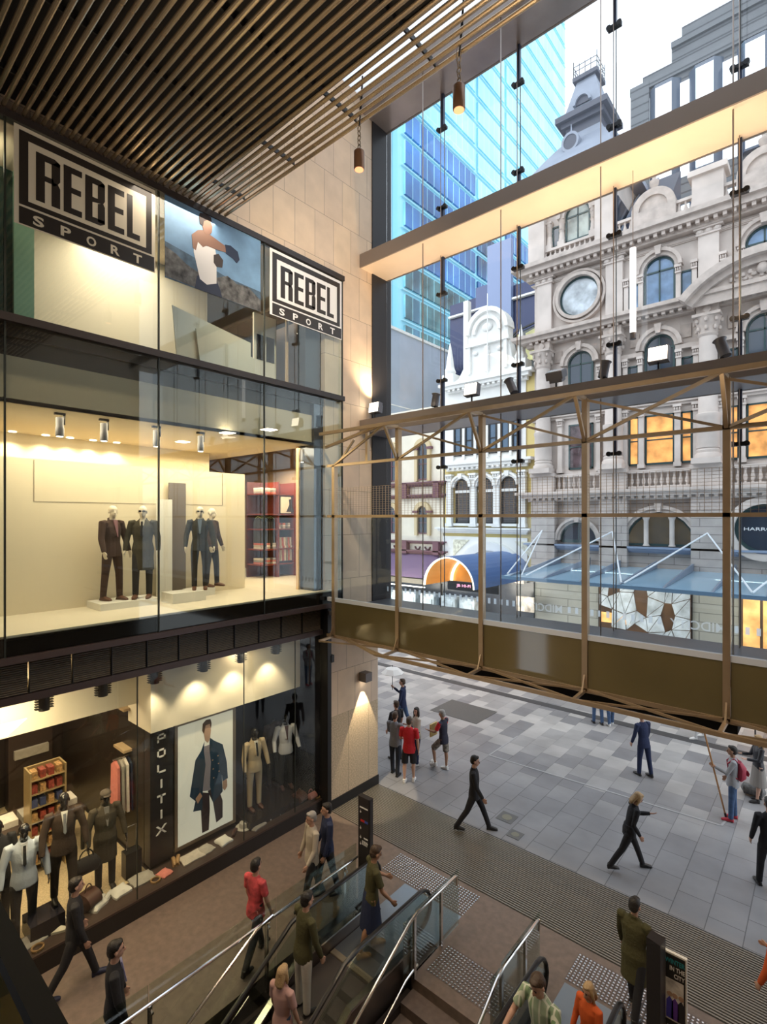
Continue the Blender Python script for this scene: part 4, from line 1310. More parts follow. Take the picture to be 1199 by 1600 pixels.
cornice(t, X0, X1, 12.45, .35, .3, SA, dent=False, nm='string_course')
cornice(t, X0, X1, 19.85, .14, .15, SA, dent=False, nm='string_course')
for i in range(4):
    cx = (PX[i] + PX[i + 1]) / 2
    wd = PX[i + 1] - PX[i]
    nar = i == 0
    # mezzanine openings
    if i == 0:
        awin(t, cx, 1.9, 5.95, 6.05, WG, ar=.25)
    elif i == 1:
        awin(t, cx, 3.0, 5.9, 6.0, M('lit_mezzanine_glass', (.06, .06, .06), .1, noise=(2, .6), emit=((.9, .6, .25), .035)), ar=.32, mull=False)
        for q in (-.55, .55):
            part(MB().lathe([(.16, 5.9), (.11, 6.0), (.11, 7.1), (.17, 7.25)], (cx + q, YF - .2, 0), 12), 'mezzanine_column', SA, t, smooth=True)
    elif i == 2:
        f = part(MB().arch(cx, 6.75, .92, 1.05, YF - .15, YF, 0, 360, 28), 'round_window', TEAL, t)
        part(MB().disc(cx, 6.75, .95, YF - .06, YF - .03, n=28), 'pane', WG, f)
        part(MB().arch(cx, 6.75, 1.05, 1.35, YF - .4, YF, 0, 360, 28), 'arch_moulding', SA, t)
        part(textmb('HARRO', (cx - .72, YF - .07, 6.68), (1, 0, 0), (0, 0, 1), 1.0, .14, bold=.01), 'lettering', SGW, t, 'white letters HARRO on the round window')
    else:
        awin(t, cx, 2.6, 5.9, 6.0, WG)
    balus(t, PX[i] + .68, PX[i + 1] - .68, 8.62, 9.5, SA)
    # first floor windows
    gl = WG if nar else WO
    if nar:
        rwin(t, cx + .1, 1.25, 9.75, 12.1, M('dim_shop_window', (.10, .07, .08), .1, noise=(3, .6)))
        pl = (-.95, .95 + .1)
    else:
        rwin(t, cx, 1.25, 9.75, 12.1, gl)
        for q in (-1.12, 1.12):
            rwin(t, cx + q, .46, 9.75, 12.1, gl)
        pl = (-1.52, -.77, .77, 1.52)
    for q in pl:
        pilaster(t, cx + q, 9.6, 12.45, .24, SA)
    # second floor arches
    awin(t, cx + (.1 if nar else 0), 1.3, 13.2, 15.2, WG, ar=.34)
    if not nar:
        for q in (-1.15, 1.15):
            rwin(t, cx + q, .45, 13.2, 14.6, WG, bars_=False)
        for q in (-1.5, -.82, .82, 1.5):
            pilaster(t, cx + q, 13.1, 14.95, .2, SA)
        part(MB().box(cx - 1.65, cx - .7, YF - .3, YF, 14.95, 15.15).box(cx + .7, cx + 1.65, YF - .3, YF, 14.95, 15.15), 'impost', SA2, t)
    else:
        for q in (-.9, 1.1):
            pilaster(t, cx + q, 13.1, 14.95, .22, SA)
    part(MB().box(cx - 1.3, cx - .9, YF - .06, YF, 15.5, 16.1).box(cx + .9, cx + 1.3, YF - .06, YF, 15.5, 16.1), 'relief_panel', SA2, t)
    # third floor
    if nar:
        f = part(MB().arch(cx + .05, 18.7, .93, 1.02, YF - .12, YF, 0, 360, 32), 'round_window', TEAL, t)
        part(MB().disc(cx + .05, 18.7, .95, YF - .06, YF - .03, n=32), 'pane', M('reflection_painted_glass', (.5, .56, .62), .1, noise=(1.4, .6)), f)  # pale mottled reflection painted into the pane colour
        part(MB().arch(cx + .05, 18.7, 1.02, 1.18, YF - .4, YF, 0, 360, 32).arch(cx + .05, 18.7, 1.24, 1.36, YF - .3, YF, 0, 360, 32), 'round_moulding', SA2, t)
    else:
        big = i == 2
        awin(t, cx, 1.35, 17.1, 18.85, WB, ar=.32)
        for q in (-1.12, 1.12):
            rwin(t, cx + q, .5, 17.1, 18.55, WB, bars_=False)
        for q in (-1.45, -.8, .8, 1.45):
            pilaster(t, cx + q, 17.1, 18.85, .2, SA)
# curved pediment above the right hand bay
cx = -2.1
b = MB()
R, zc = 3.56, 14.4
a0 = math.degrees(math.acos(2.75 / R))
b.arch(cx, zc, R - .02, R + .3, YF - 1.35, YF, a0, 180 - a0, 22)
b.arch(cx, zc, R - .3, R, YF - 1.05, YF, a0, 180 - a0, 22)
part(b, 'curved_pediment', SA2, t)
b = MB().disc(cx, zc, R - .28, YF - .85, YF - .8, a0, 180 - a0, 22)
part(b, 'tympanum', SA2, t)
rr = random.Random(3)
b = MB()
for q in range(60):
    a = math.radians(rr.uniform(a0 + 4, 176 - a0))
    r_ = rr.uniform(2.6, R - .45)
    x, z = cx + r_ * math.cos(a), zc + r_ * math.sin(a)
    if z > 17.12:
        b.ball((x, YF - .88, z), rr.uniform(.06, .14), .1, rr.uniform(.05, .12), 6, 4)
b.ball((cx, YF - .95, 17.45), .2, .15, .24, 8, 6)
part(b, 'carved_relief', SA2, t, smooth=True)
# parapet with arched crests and urns
balus(t, -8.0, X1, 20.95, 21.75, SA)
for x in (-4.1, -.1):
    part(MB().box(x - .6, x + .6, YF - .5, YF + .3, 20.9, 22.4).box(x - .75, x + .75, YF - .65, YF + .4, 22.4, 22.65), 'parapet_pier', SA, t)
for x in (-6.3, -2.1, 2.0):
    part(MB().disc(x, 21.75, .75, YF - .35, YF + .1, 0, 180, 14).arch(x, 21.75, .62, .95, YF - .45, YF + .1, 0, 180, 14).box(x - .95, x + .95, YF - .45, YF + .1, 20.9, 21.75), 'crest', SA2, t)
    part(MB().lathe([(.18, 22.65), (.08, 22.75), (.2, 22.95), (.22, 23.1), (.08, 23.2), (.1, 23.35), (.01, 23.8)], (x, YF - .2, 0), 10), 'finial', SA2, t, smooth=True)
# upper storey of the corner tower
cx = -9.95
awin(t, cx, 1.3, 21.7, 23.0, M('amber_blue_glass', (.3, .33, .30), .1, noise=(1.2, .6)), ar=.36)
for q in (-1.15, 1.15):
    rwin(t, cx + q, .42, 21.7, 22.8, WG, bars_=False)
for q in (-1.5, -.82, .82, 1.5):
    column(t, cx + q, 21.6, 23.1, .13, SA, drum=False, nm='small_column')
balus(t, X0 + .6, -8.7, 20.95, 21.6, SA)
for x in (X0 + .3, -8.5):
    part(MB().box(x - .45, x + .45, YF - .5, YF, 20.9, 24.2), 'tower_pier', SA, t)
cornice(t, X0, -8.15, 24.1, .7, .8, SA)
for s_ in ((-8.2, YF + 4.2),):
    part(MB().box(-8.25, -8.15, YF + .6, YF + 3.6, 22, 23.6), 'side_window_panel', WG, t)
# tower roof
DOM = M('pale_lead_roof', (.24, .27, .34), .55, noise=(1.2, .12))
LED = M('dark_lead_moulding', (.045, .05, .08), .5)
cx, cy_ = -10.3, YF + 2.6
def roofpart(mb, name, mat, t_):
    mb.v = [(cx + (v[0] - cx) * .80, cy_ + (v[1] - cy_) * .80, 25.1 + (v[2] - 25.1) * .90 - .6 * (v[2] > 25.3)) for v in mb.v]
    part(mb, name, mat, t_)
b = MB()
def ring(r, z):
    return [(cx - r, cy_ - r, z), (cx + r, cy_ - r, z), (cx + r, cy_ + r, z), (cx - r, cy_ + r, z)]
prof = [(3.4, 25.1), (3.25, 26.4), (2.85, 27.3), (2.25, 28.1), (1.75, 28.7), (1.4, 29.1), (1.2, 29.6)]
V = [p for r, z in prof for p in ring(r, z)]
b.add(V, [(i * 4 + j, i * 4 + (j + 1) % 4, i * 4 + 4 + (j + 1) % 4, i * 4 + 4 + j) for i in range(len(prof) - 1) for j in range(4)] + [(3, 2, 1, 0), tuple(len(V) - 4 + j for j in range(4))])
roofpart(b, 'dome_roof', DOM, t)
b = MB().box(cx - 1.2, cx + 1.2, cy_ - 1.2, cy_ + 1.2, 29.4, 30.1).box(cx - 1.45, cx + 1.45, cy_ - 1.45, cy_ + 1.45, 30.1, 30.4).box(cx - 1.75, cx + 1.75, cy_ - 1.75, cy_ + 1.75, 30.4, 30.75)
roofpart(b, 'lantern_cornice', LED, t)
prof = [(1.35, 30.75), (1.15, 31.3), (.95, 32.0), (.72, 32.8), (.62, 33.1)]
b = MB()
V = [p for r, z in prof for p in ring(r, z)]
b.add(V, [(i * 4 + j, i * 4 + (j + 1) % 4, i * 4 + 4 + (j + 1) % 4, i * 4 + 4 + j) for i in range(len(prof) - 1) for j in range(4)] + [(3, 2, 1, 0), tuple(len(V) - 4 + j for j in range(4))])
b.arch(cx, 31.2, .45, .62, cy_ - 1.45, cy_ - .9, 0, 180, 10)
roofpart(b, 'lantern_roof', DOM, t)
roofpart(MB().disc(cx, 31.2, .46, cy_ - 1.3, cy_ - 1.2, 0, 180, 12).disc(cx - .5, 28.6, .47, cy_ - 2.2, cy_ - 1.2, n=20), 'louvre', LED, t)
roofpart(MB().arch(cx - .5, 28.6, .45, .6, cy_ - 2.25, cy_ - 1.2, 0, 360, 20).lathe([(.1, 29.15), (.06, 29.3), (.02, 29.75)], (cx - .5, cy_ - 2.0, 0), 8), 'oculus_frame', DOM, t)
roofpart(MB().box(cx - .85, cx + .85, cy_ - .85, cy_ + .85, 33.1, 33.35), 'lantern_cap', LED, t)
b = MB()
for q in range(5):
    a = -.8 + q * .4
    for (x, y) in ((a, -.8), (a, .8), (-.8, a), (.8, a)):
        b.bar((cx + x, cy_ + y, 33.35), (cx + x, cy_ + y, 34.1 + .25 * (q in (0, 4))), .035)
for z in (33.7, 34.0):
    b.box(cx - .8, cx + .8, cy_ - .82, cy_ - .79, z, z + .03).box(cx - .8, cx + .8, cy_ + .79, cy_ + .82, z, z + .03).box(cx - .82, cx - .79, cy_ - .8, cy_ + .8, z, z + .03).box(cx + .79, cx + .82, cy_ - .8, cy_ + .8, z, z + .03)
roofpart(b, 'roof_cresting', LED, t)
# slate roof behind the parapet
part(MB().prism([(YF + .6, 21.5), (YF + 5, 26.2), (YF + 5, 21.5)], 'X', -8.1, -6.2), 'slate_roof', LED, t)
for (xa, xb) in ((-8.0, -6.5),):
    part(MB().bar((xa, YF + .5, 21.6), (xa, YF + 4.9, 26.2), .12).bar((xa + .7, YF + .5, 21.6), (xa + .7, YF + 4.9, 26.2), .12), 'roof_rib', DOM, t)
# shop windows at street level
f = part(MB().box(-8.9, -4.75, YF - .1, YF + .02, 1.0, 4.25), 'shop_window_frame', BLK, t)
WHP = M('white_facet_panel', (.5, .58, .66), .4, noise=(2, .35))
FBR = M('facet_back', (.05, .035, .03), .3, noise=(1.5, .8), emit=((1, .45, .15), .05))
part(MB().box(-8.85, -4.8, YF - .12, YF - .1, 1.1, 4.2), 'display_pane', FBR, f)
rr = random.Random(5)
b = MB()
gp = {(i, j): (-8.8 + i * .57 + rr.uniform(-.2, .2) * (0 < i < 7), 1.15 + j * .76 + rr.uniform(-.22, .22) * (0 < j < 4)) for i in range(8) for j in range(5)}
for i in range(7):
    for j in range(4):
        if (i * 5 + j * 3) % 7 in (0, 3) or (j < 1 and i < 4 and i % 2):
            continue
        q4 = [gp[i, j], gp[i + 1, j], gp[i + 1, j + 1], gp[i, j + 1]]
        for tri in ((q4[0], q4[1], q4[2]), (q4[0], q4[2], q4[3])):
            mx_, mz_ = sum(p[0] for p in tri) / 3, sum(p[1] for p in tri) / 3
            b.prism([(mx_ + (p[0] - mx_) * .93, mz_ + (p[1] - mz_) * .93) for p in tri], 'Y', YF - .16 - .03 * ((i + j) % 3), YF - .13)
part(b, 'facet_panels', WHP, t, 'faceted white display panels', kind='stuff')
OR = M('orange_lit_shop', (.6, .3, .1), .5, emit=((1, .5, .16), .8), noise=(2, .6))
part(MB().box(-8.8, -7.4, YF - .125, YF - .12, 2.0, 2.5), 'shop_glow', OR, t)
part(MB().box(-2.9, 1.2, YF - .1, YF - .05, .8, 4.2), 'lit_shop_window', OR, t)
for x in (-2.9, -2.2, -1.5, -.8, -.1, .6):
    part(MB().box(x - .05, x + .05, YF - .2, YF - .1, .6, 4.2), 'shop_mullion', M('dark_brown_frame', (.08, .05, .03), .4), t)
# ---- glass street awning with white braces
t = thing('glass_awning', 'long pale blue glass awning on steel arms along the sandstone building', 'awning', (-5, 21.2, 4.6))
AWG = M('blue_awning_glass', (.32, .48, .60), .12, 0, spec=.9)
part(MB().prism([(21, 4.58), (26.9, 4.82), (26.9, 4.85), (21, 4.61)], 'X', -11.2, 4.3), 'glass_canopy', AWG, t)
part(MB().box(-11.2, 4.3, 20.95, 21.05, 4.5, 4.64), 'front_beam', M('awning_steel', (.20, .34, .5), .4, .3), t)
x = -10.9
while x < 4:
    part(MB().prism([(21.1, 4.62), (26.9, 4.86), (26.9, 5.2), (21.6, 4.72)], 'X', x, x + .07), 'support_arm', M('arm_steel', (.26, .30, .38), .4, .3), t)
    x += 1.55
WST = M('white_tube', (.8, .82, .85), .4)
for xa, ends in ((-11.7, (-10.9 - 1.0, -10.4)), (-8.1, (-10.2, -6.2)), (-4.1, (-6.1, -2.0)), (-.1, (-2.0, 2.0))):
    for xe_ in ends:
        part(MB().tube([(xa, YF - .5, 6.55), (max(xe_, -11.1), 21.4, 4.68)], .035, 6), 'brace_tube', WST, t)

# ---- B: white and yellow gabled building
t = thing('gabled_building', 'narrow white and yellow Victorian building with ornate curved gable', 'building', (-15.4, YF, 0))
WH = M('white_stucco', (.84, .84, .82), .7, noise=(2, .06))
YE = M('yellow_stucco', (.72, .58, .24), .7)
xa, xb = -18.4, -12.36
part(MB().box(xa, xb, YF + .05, YF + 7, 0, 15.4), 'wall', YE, t)
part(MB().box(xa, xb - .5, YF - .02, YF + .05, 10.6, 15.5), 'front_wall', WH, t)
cx = -15.2
g = [(-2.6, 15.5), (-2.0, 15.7), (-1.55, 16.4), (-1.45, 17.0), (-1.3, 17.6), (-1.3, 18.2), (-1.0, 18.9), (-.5, 19.3), (0, 19.45), (.5, 19.3), (1.0, 18.9), (1.3, 18.2), (1.3, 17.6), (1.45, 17.0), (1.55, 16.4), (2.0, 15.7), (2.4, 15.5)]
part(MB().prism([(cx + a, b_) for a, b_ in g], 'Y', YF - .15, YF + .5), 'gable', WH, t)
part(MB().arch(cx, 18.1, .75, .95, YF - .35, YF - .1, 0, 180, 12).box(cx - 1.45, cx + 1.45, YF - .35, YF - .1, 17.4, 17.6).box(cx - .12, cx + .12, YF - .3, YF - .1, 15.8, 17.3).box(cx - 1.3, cx - 1.1, YF - .3, YF - .1, 15.8, 17.4).box(cx + 1.1, cx + 1.3, YF - .3, YF - .1, 15.8, 17.4).arch(cx, 18.15, 1.15, 1.4, YF - .35, YF + .5, 0, 180, 12), 'gable_moulding', WH, t)
part(MB().ball((cx, YF - .2, 18.4), .35, .1, .25, 8, 6).ball((cx, YF - .2, 16.9), .2, .12, .2, 8, 6).ball((cx - .8, YF - .2, 17.0), .18, .1, .14, 8, 6).ball((cx + .8, YF - .2, 17.0), .18, .1, .14, 8, 6), 'gable_relief', WH, t, smooth=True)
for x in (xa + .5, xb - .8):
    part(MB().box(x - .4, x + .4, YF - .3, YF + .5, 15.4, 16.1).lathe([(.3, 16.1), (.38, 16.3), (.28, 16.5), (.12, 17.6), (.02, 18.1)], (x, YF, 0), 8), 'finial', WH, t, smooth=False)
part(MB().box(-18.2, -17.85, YF + 2, YF + 2.4, 15, 21.4), 'flue', WH, t)
part(MB().lathe([(.04, 15.5), (.03, 20.2)], (-15.0, YF - .5, 0), 8), 'flagpole', WH, t)
cornice(t, xa + .6, xb - .5, 14.9, .55, .6, WH)
cornice(t, xa, xb - .5, 13.2, .3, .3, WH, dent=False, nm='string_course')
cornice(t, xa + .5, xb - .5, 10.1, .5, .5, WH)
cornice(t, xa, xb - .5, 6.3, .35, .4, WH, dent=False, nm='string_course')
part(MB().box(xa, xb - .4, YF - .06, YF + .05, 4.8, 6.1), 'spandrel', WH, t)
for x in (-17.3, -16.5, -15.7, -14.9, -14.1, -13.4):
    rwin(t, x, .5, 11.0, 12.8, M('mid_blue_window', (.10, .16, .24), .1), BLK)
    part(MB().box(x - .42, x - .28, YF - .15, YF, 10.8, 13.0), 'pilaster', WH, t)
for x in (-16.95, -15.35, -13.85):
    awin(t, x, 1.0, 6.9, 9.1, M('shuttered_window', (.07, .065, .07), .4, brick=('Y', 3, .12, .02, (.08, .07, .075), (.02, .02, .02))), fr=BLK, sur=WH, ar=.24, mull=False)
    part(MB().box(x - .6, x + .6, YF - .2, YF, 6.75, 6.9).box(x - .5, x + .5, YF - .12, YF - .02, 8.75, 8.9), 'sill', WH, t)
for x in (-17.85, -16.15, -14.6, -13.0):
    pilaster(t, x, 6.7, 9.9, .38, WH, d=.25)
part(MB().arch(cx + .2, 3.6, 1.75, 2.25, YF - .5, YF + .05, 0, 180, 18).arch(cx + .2, 3.6, 1.55, 1.75, YF - .35, YF + .05, 0, 180, 18), 'entrance_arch', WH, t)
for s_ in (-1, 1):
    part(MB().prism([(cx + .2 + s_ * 1.5, 5.9), (cx + .2 + s_ * 2.6, 5.9), (cx + .2 + s_ * 2.6, 4.9)], 'Y', YF - .12, YF - .05), 'carved_spandrel', M('relief_cream', (.7, .68, .55), .7, noise=(6, .4)), t)
part(MB().box(xa, xb, YF - .1, YF + .05, 0, 3.7), 'shopfront', M('dark_shopfront', (.06, .07, .09), .2), t)
# barrel awning
t = thing('barrel_awning', 'blue barrel vault awning with glowing orange arched end over the entrance', 'awning', (-14.0, 22, 3.8))
ax, az, R = -14.05, 3.85, 1.5
BLU = M('blue_awning_canvas', (.10, .19, .42), .4, .1)
part(MB().arch(ax, az, R - .03, R, 21, YF, 0, 180, 20), 'vault', BLU, t)
part(MB().arch(ax, az, R - .09, R - .03, 20.98, 21.12, 0, 180, 20), 'lit_rim', M('lit_rim', (1, .85, .7), .4, emit=((1, .75, .45), 3)), t, 'glowing rim')
part(MB().disc(ax, az, R - .1, 23.5, 23.56, 0, 180, 20), 'end_panel', M('orange_arch_panel', (.55, .25, .06), .35, emit=((1, .38, .07), .5), noise=(1, .5)), t, 'orange lit arch panel')
part(MB().arch(ax, az, R - .1, R - .04, 21.1, 26.5, 0, 180, 20), 'lining', M('orange_lining', (.6, .28, .08), .35, emit=((1, .4, .08), .35)), t)
part(MB().arch(ax, az, R - .18, R - .1, 23.3, 23.45, 0, 180, 20), 'lit_rim', M('lit_rim', (1, .85, .7), .4, emit=((1, .75, .45), 3)), t)
part(MB().box(ax - R, ax + R, 23.2, 23.3, az - .45, az + .02), 'name_board', BLK, t)
jx = W(714, 919, Y=23.19).x
part(textmb('JB HI-FI  RES', (jx, 23.19, az - .3), (1, 0, 0), (0, 0, 1), W(752, 919, Y=23.19).x - jx, .19, bold=.01), 'lettering', M('red_pink_lit', (1, .5, .6), .4, emit=((1, .35, .5), 1.6)), t, 'lit letters JB HI-FI RES')
solo(MB().box(-12.9, -11.9, 25.9, 26, 2.2, 3.0), 'shop_banner', 'small bright shop banner between the barrel awning and glass awning', 'banner', M('banner_print', (.6, .55, .5), .5, noise=(3, .6)))
# low shop counters / white parasols left of the barrel awning
for i, px in enumerate((612, 640, 668, 700, 730)):
    c = W(px, 945, Y=25.5)
    solo(MB().box(c.x - .5, c.x + .5, 25.5, 26.1, 0, 2.6).box(c.x - .35, c.x + .35, 25.45, 25.5, 1.2, 2.3), 'shop_display', 'pale shop display cabinet under the awnings across the street, %s from the left' % ['first', 'second', 'third', 'fourth', 'fifth'][i], 'display', M('pale_display', (.38, .45, .5), .3, noise=(3, .4)), group='display cabinets across the street')

# ---- A: cream building at the left
t = thing('cream_building', 'cream Victorian building with maroon trim and purple shop fascia', 'building', (-22, YF, 0))
CRM = M('cream_stucco', (.80, .74, .62), .7, noise=(2, .05))
MRN = M('maroon_trim', (.16, .07, .09), .6)
xa, xb = -34, -18.42
part(MB().box(xa, xb, YF, YF + 8, 0, 14.2), 'wall', CRM, t)
cornice(t, xa, xb - .6, 13.6, .6, .6, CRM, dx=.5)
OCH = M('ochre_surround', (.62, .50, .30), .7)
for x in (-25.3, -22.6, -19.95):
    for zb, zt, ar in ((9.7, 11.7, 0), (6.2, 7.6, 1)):
        b = MB().box(x - .62, x - .4, YF - .2, YF, zb - .1, zt).box(x + .4, x + .62, YF - .2, YF, zb - .1, zt).arch(x, zt, .4, .68, YF - .22, YF, 0, 180, 12)
        part(b, 'window_surround', OCH, t)
        b = MB().box(x - .4, x + .4, YF - .08, YF, zb, zb + .08).box(x - .03, x + .03, YF - .08, YF, zb, zt).box(x - .4, x + .4, YF - .08, YF, (zb + zt) / 2, (zb + zt) / 2 + .05)
        pane(t, 'window', b, MRN, MB().box(x - .4, x + .4, YF - .04, YF - .02, zb, zt).disc(x, zt, .4, YF - .04, YF - .02, 0, 180, 12), WG)
        part(MB().box(x - .75, x - .35, YF - .25, YF, zt - .05, zt + .1).box(x + .35, x + .75, YF - .25, YF, zt - .05, zt + .1), 'impost', MRN, t)
cornice(t, xa, xb, 9.25, .3, .4, MRN, dent=False)
cornice(t, xa, xb, 8.5, .25, .35, MRN, dent=False)
cornice(t, xa, xb, 5.55, .2, .3, MRN, dent=False)
cornice(t, xa, xb, 4.9, .25, .4, MRN, dent=False)
for x in (-18.75, -21.3, -24):
    part(MB().box(x - .22, x + .22, YF - .4, YF, 8.5, 9.5).box(x - .22, x + .22, YF - .4, YF, 4.9, 5.7), 'bracket', MRN, t)
for x in (-19.6, -20.4, -22.2, -23.1):
    part(MB().arch(x, 5.38, .16, .22, YF - .12, YF, 180, 360, 8), 'swag', MRN, t)
part(MB().prism([(YF - .1, 4.85), (YF - 1.6, 3.55), (YF - 1.7, 3.55), (YF - .2, 4.88)], 'X', xa, -18.6), 'awning', M('purple_canvas', (.15, .09, .17), .6), t, 'purple fascia awning')
part(MB().box(xa, -18.5, YF - 1.8, YF, 3.2, 3.5), 'fascia', M('olive_dark_fascia', (.10, .09, .07), .5), t)
part(MB().box(xa, -18.5, YF - 1.85, YF - 1.8, 3.0, 3.06), 'strip_light', M('lit_tube2', (1, .95, .85), .4, emit=((1, .92, .8), 1.5)), t)
part(MB().box(xa, -18.5, YF - .1, YF, 0, 3.1), 'shopfront', M('dark_shopfront', (.06, .07, .09), .2), t)
# ---- G: plain side wall behind
t = thing('rendered_block', 'plain blue-grey rendered block rising behind the cream building', 'building', (-27, 28, 0))
part(MB().box(-34, -24, 28.2, 36, 14.2, 20.9), 'wall', M('blue_grey_render', (.42, .48, .58), .6, noise=(.4, .12)), t)
part(MB().box(-34.1, -23.9, 28.1, 36.1, 20.9, 21.1), 'coping', WH, t)
part(MB().box(-24.02, -23.98, 28.2, 36, 15.4, 15.47), 'joint', WH, t)
# ---- F: navy modern block behind the gable
t = thing('modern_block', 'dark blue modern office block with a curved window behind the white gable', 'building', (-22, 38, 0))
NVY = M('navy_cladding', (.03, .04, .10), .3, .3)
VIO = M('violet_panel', (.24, .30, .48), .5)
part(MB().box(-25.2, -16, 38, 50, 0, 25.8), 'wall', NVY, t)
c0, c1 = W(765, 500, Y=37.9), W(802, 370, Y=37.9)
part(MB().box(c0.x, c1.x, 37.6, 38, 22.5, 29.5), 'panel', VIO, t)
c0 = W(745, 500, Y=37.9)
part(MB().box(c0.x, c0.x + 1.3, 37.8, 40, 18, 26.5), 'panel', M('slate_panel', (.09, .12, .25), .4), t)
c0, c1 = W(785, 560, Y=37.9), W(850, 480, Y=37.9)
part(MB().prism([(c0.x, 19.4), (c0.x, 20.6), (c0.x + 1.2, 21.7), (c1.x + 1, 22.4), (c1.x + 1, 18.9), (c0.x + 1, 18.6)], 'Y', 37.7, 37.95), 'curved_window', M('dark_reflective', (.05, .06, .06), .05, noise=(.7, .5)), t)
part(MB().prism([(c0.x + 1.5, 18.9), (c0.x + 1.9, 18.9), (c0.x + 1.9, 21.8), (c0.x + 1.5, 21.6)], 'Y', 37.6, 37.7).prism([(c0.x + 2.2, 19.5), (c0.x + 3.2, 19.4), (c0.x + 3.2, 21.9), (c0.x + 2.2, 21.6)], 'Y', 37.6, 37.7), 'reflection_pane', M('yellow_reflection_paint', (.5, .48, .22), .3, noise=(1, .5)), t)  # yellow reflection in the curved window, painted as flat panes
part(MB().bar((c0.x, 37.5, 20.7), (c0.x + 1.5, 37.5, 21.9), .12).bar((c0.x + 1.5, 37.5, 21.9), (c1.x + 1, 37.5, 22.5), .12), 'window_head', BLK, t)
part(MB().box(-25.2, -16, 37.7, 38, 24.6, 24.75), 'light_line', WH, t)

# ---- E: blue glass tower
t = thing('glass_tower', 'tall cyan and blue glass office tower rising beyond the street', 'building', (-50, 60, 0))
CYA = M('cyan_spandrel', (.36, .78, .92), .35, .0)
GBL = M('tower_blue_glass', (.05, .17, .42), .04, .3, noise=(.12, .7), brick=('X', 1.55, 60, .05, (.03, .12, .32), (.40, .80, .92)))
GB2 = M('tower_glass_dark_reflection', (.03, .12, .20), .04, .15, noise=(.25, .8), brick=('X', 1.55, 60, .05, (.06, .16, .16), (.36, .74, .86)))
GLT = M('tower_glass_sky_reflection', (.42, .80, .95), .04, .35, noise=(.1, .25), brick=('X', 1.55, 60, .05, (.36, .76, .95), (.6, .92, 1)))
XT = -40
y0, y1 = W(625, 300, X=XT).y, W(886, 300, X=XT).y
part(MB().box(-70, XT - .3, y0, y1, 8, 150), 'core', CYA, t)
z = 13.0
i = 0
while z < 130:
    top = 61
    # mirrored dark buildings and sky are painted as glass colours, changing with height
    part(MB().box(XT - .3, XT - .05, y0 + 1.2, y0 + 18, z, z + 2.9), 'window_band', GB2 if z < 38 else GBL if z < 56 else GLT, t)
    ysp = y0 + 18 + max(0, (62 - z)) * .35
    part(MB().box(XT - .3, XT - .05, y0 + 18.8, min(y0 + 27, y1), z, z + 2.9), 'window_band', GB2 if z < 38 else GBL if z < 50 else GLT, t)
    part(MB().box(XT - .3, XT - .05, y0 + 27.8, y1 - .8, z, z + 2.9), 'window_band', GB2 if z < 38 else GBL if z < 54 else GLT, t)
    part(MB().box(XT - .3, XT - .02, y0 + .6, y1 - .3, z - .5, z - .42), 'ledge', M('tower_line', (.5, .85, .95), .4), t)
    z += 3.85
    i += 1
part(MB().box(-70, XT - 1.2, y0 - 6, y0 - .1, 8, 150), 'stone_end', M('white_tower_stone', (.80, .86, .90), .5), t)
for zz in range(12, 90, 8):
    part(MB().box(XT - 1.3, XT - 1.15, y0 - 4.5, y0 - 2.0, zz, zz + 4.5), 'end_window', M('mid_blue_window', (.10, .16, .24), .1), t)
# ---- D: grey stepped tower at the right
t = thing('stepped_tower', 'grey stone stepped tower with bright windows above the sandstone parapet', 'building', (-5, 60, 0))
GS = M('grey_tower_stone', (.14, .145, .155), .7, noise=(.5, .08), brick=('Y', 200, .9, .10, (.125, .13, .14), (.06, .062, .07)))
YD = 60
x0 = W(991, 200, Y=YD).x
x1 = W(1045, 200, Y=YD).x
part(MB().box(x0, 24, YD, YD + 14, 8, 53.5).box(x0 + .7, 24, YD + .8, YD + 14, 53.5, 55).box(x1, 24, YD + 1.6, YD + 14, 55, 57.5).box(x1 + .8, 24, YD + 2.4, YD + 14, 57.5, 59.5), 'wall', GS, t)
part(MB().box(x0 - .3, 24, YD - .3, YD, 52.8, 53.6).box(x1, 24, YD + 1.3, YD + 1.6, 57.0, 57.6), 'cornice', GS, t)
part(MB().box(x0 - .2, x0 + 1.6, YD - .35, YD, 8, 53.5), 'corner_pier', GS, t)
PWN = M('sky_glow_glass', (.75, .80, .84), .15, spec=.9, emit=((.9, .95, 1), .45))  # bright sky on the panes imitated by pale colour and a faint glow
DKW = M('dark_side_glass', (.08, .1, .14), .1)
xs = [W(px, 200, Y=YD).x for px in (1015, 1040, 1070, 1104, 1145, 1182)]
z = 10
while z < 50:
    for i, x in enumerate(xs + [xs[-1] + 4.2, xs[-1] + 8, xs[-1] + 11]):
        if z < 22:
            continue
        zz = z + .6
        if i % 2 == 1:
            f = part(MB().prism([(x - 1.5, YD), (x - .8, YD - .7), (x + .8, YD - .7), (x + 1.5, YD)], 'Z', zz - .2, zz + 4.0), 'bay_window', DKW, t)
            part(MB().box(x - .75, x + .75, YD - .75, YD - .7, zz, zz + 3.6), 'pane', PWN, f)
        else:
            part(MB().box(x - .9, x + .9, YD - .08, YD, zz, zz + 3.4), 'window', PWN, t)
    z += 6.3
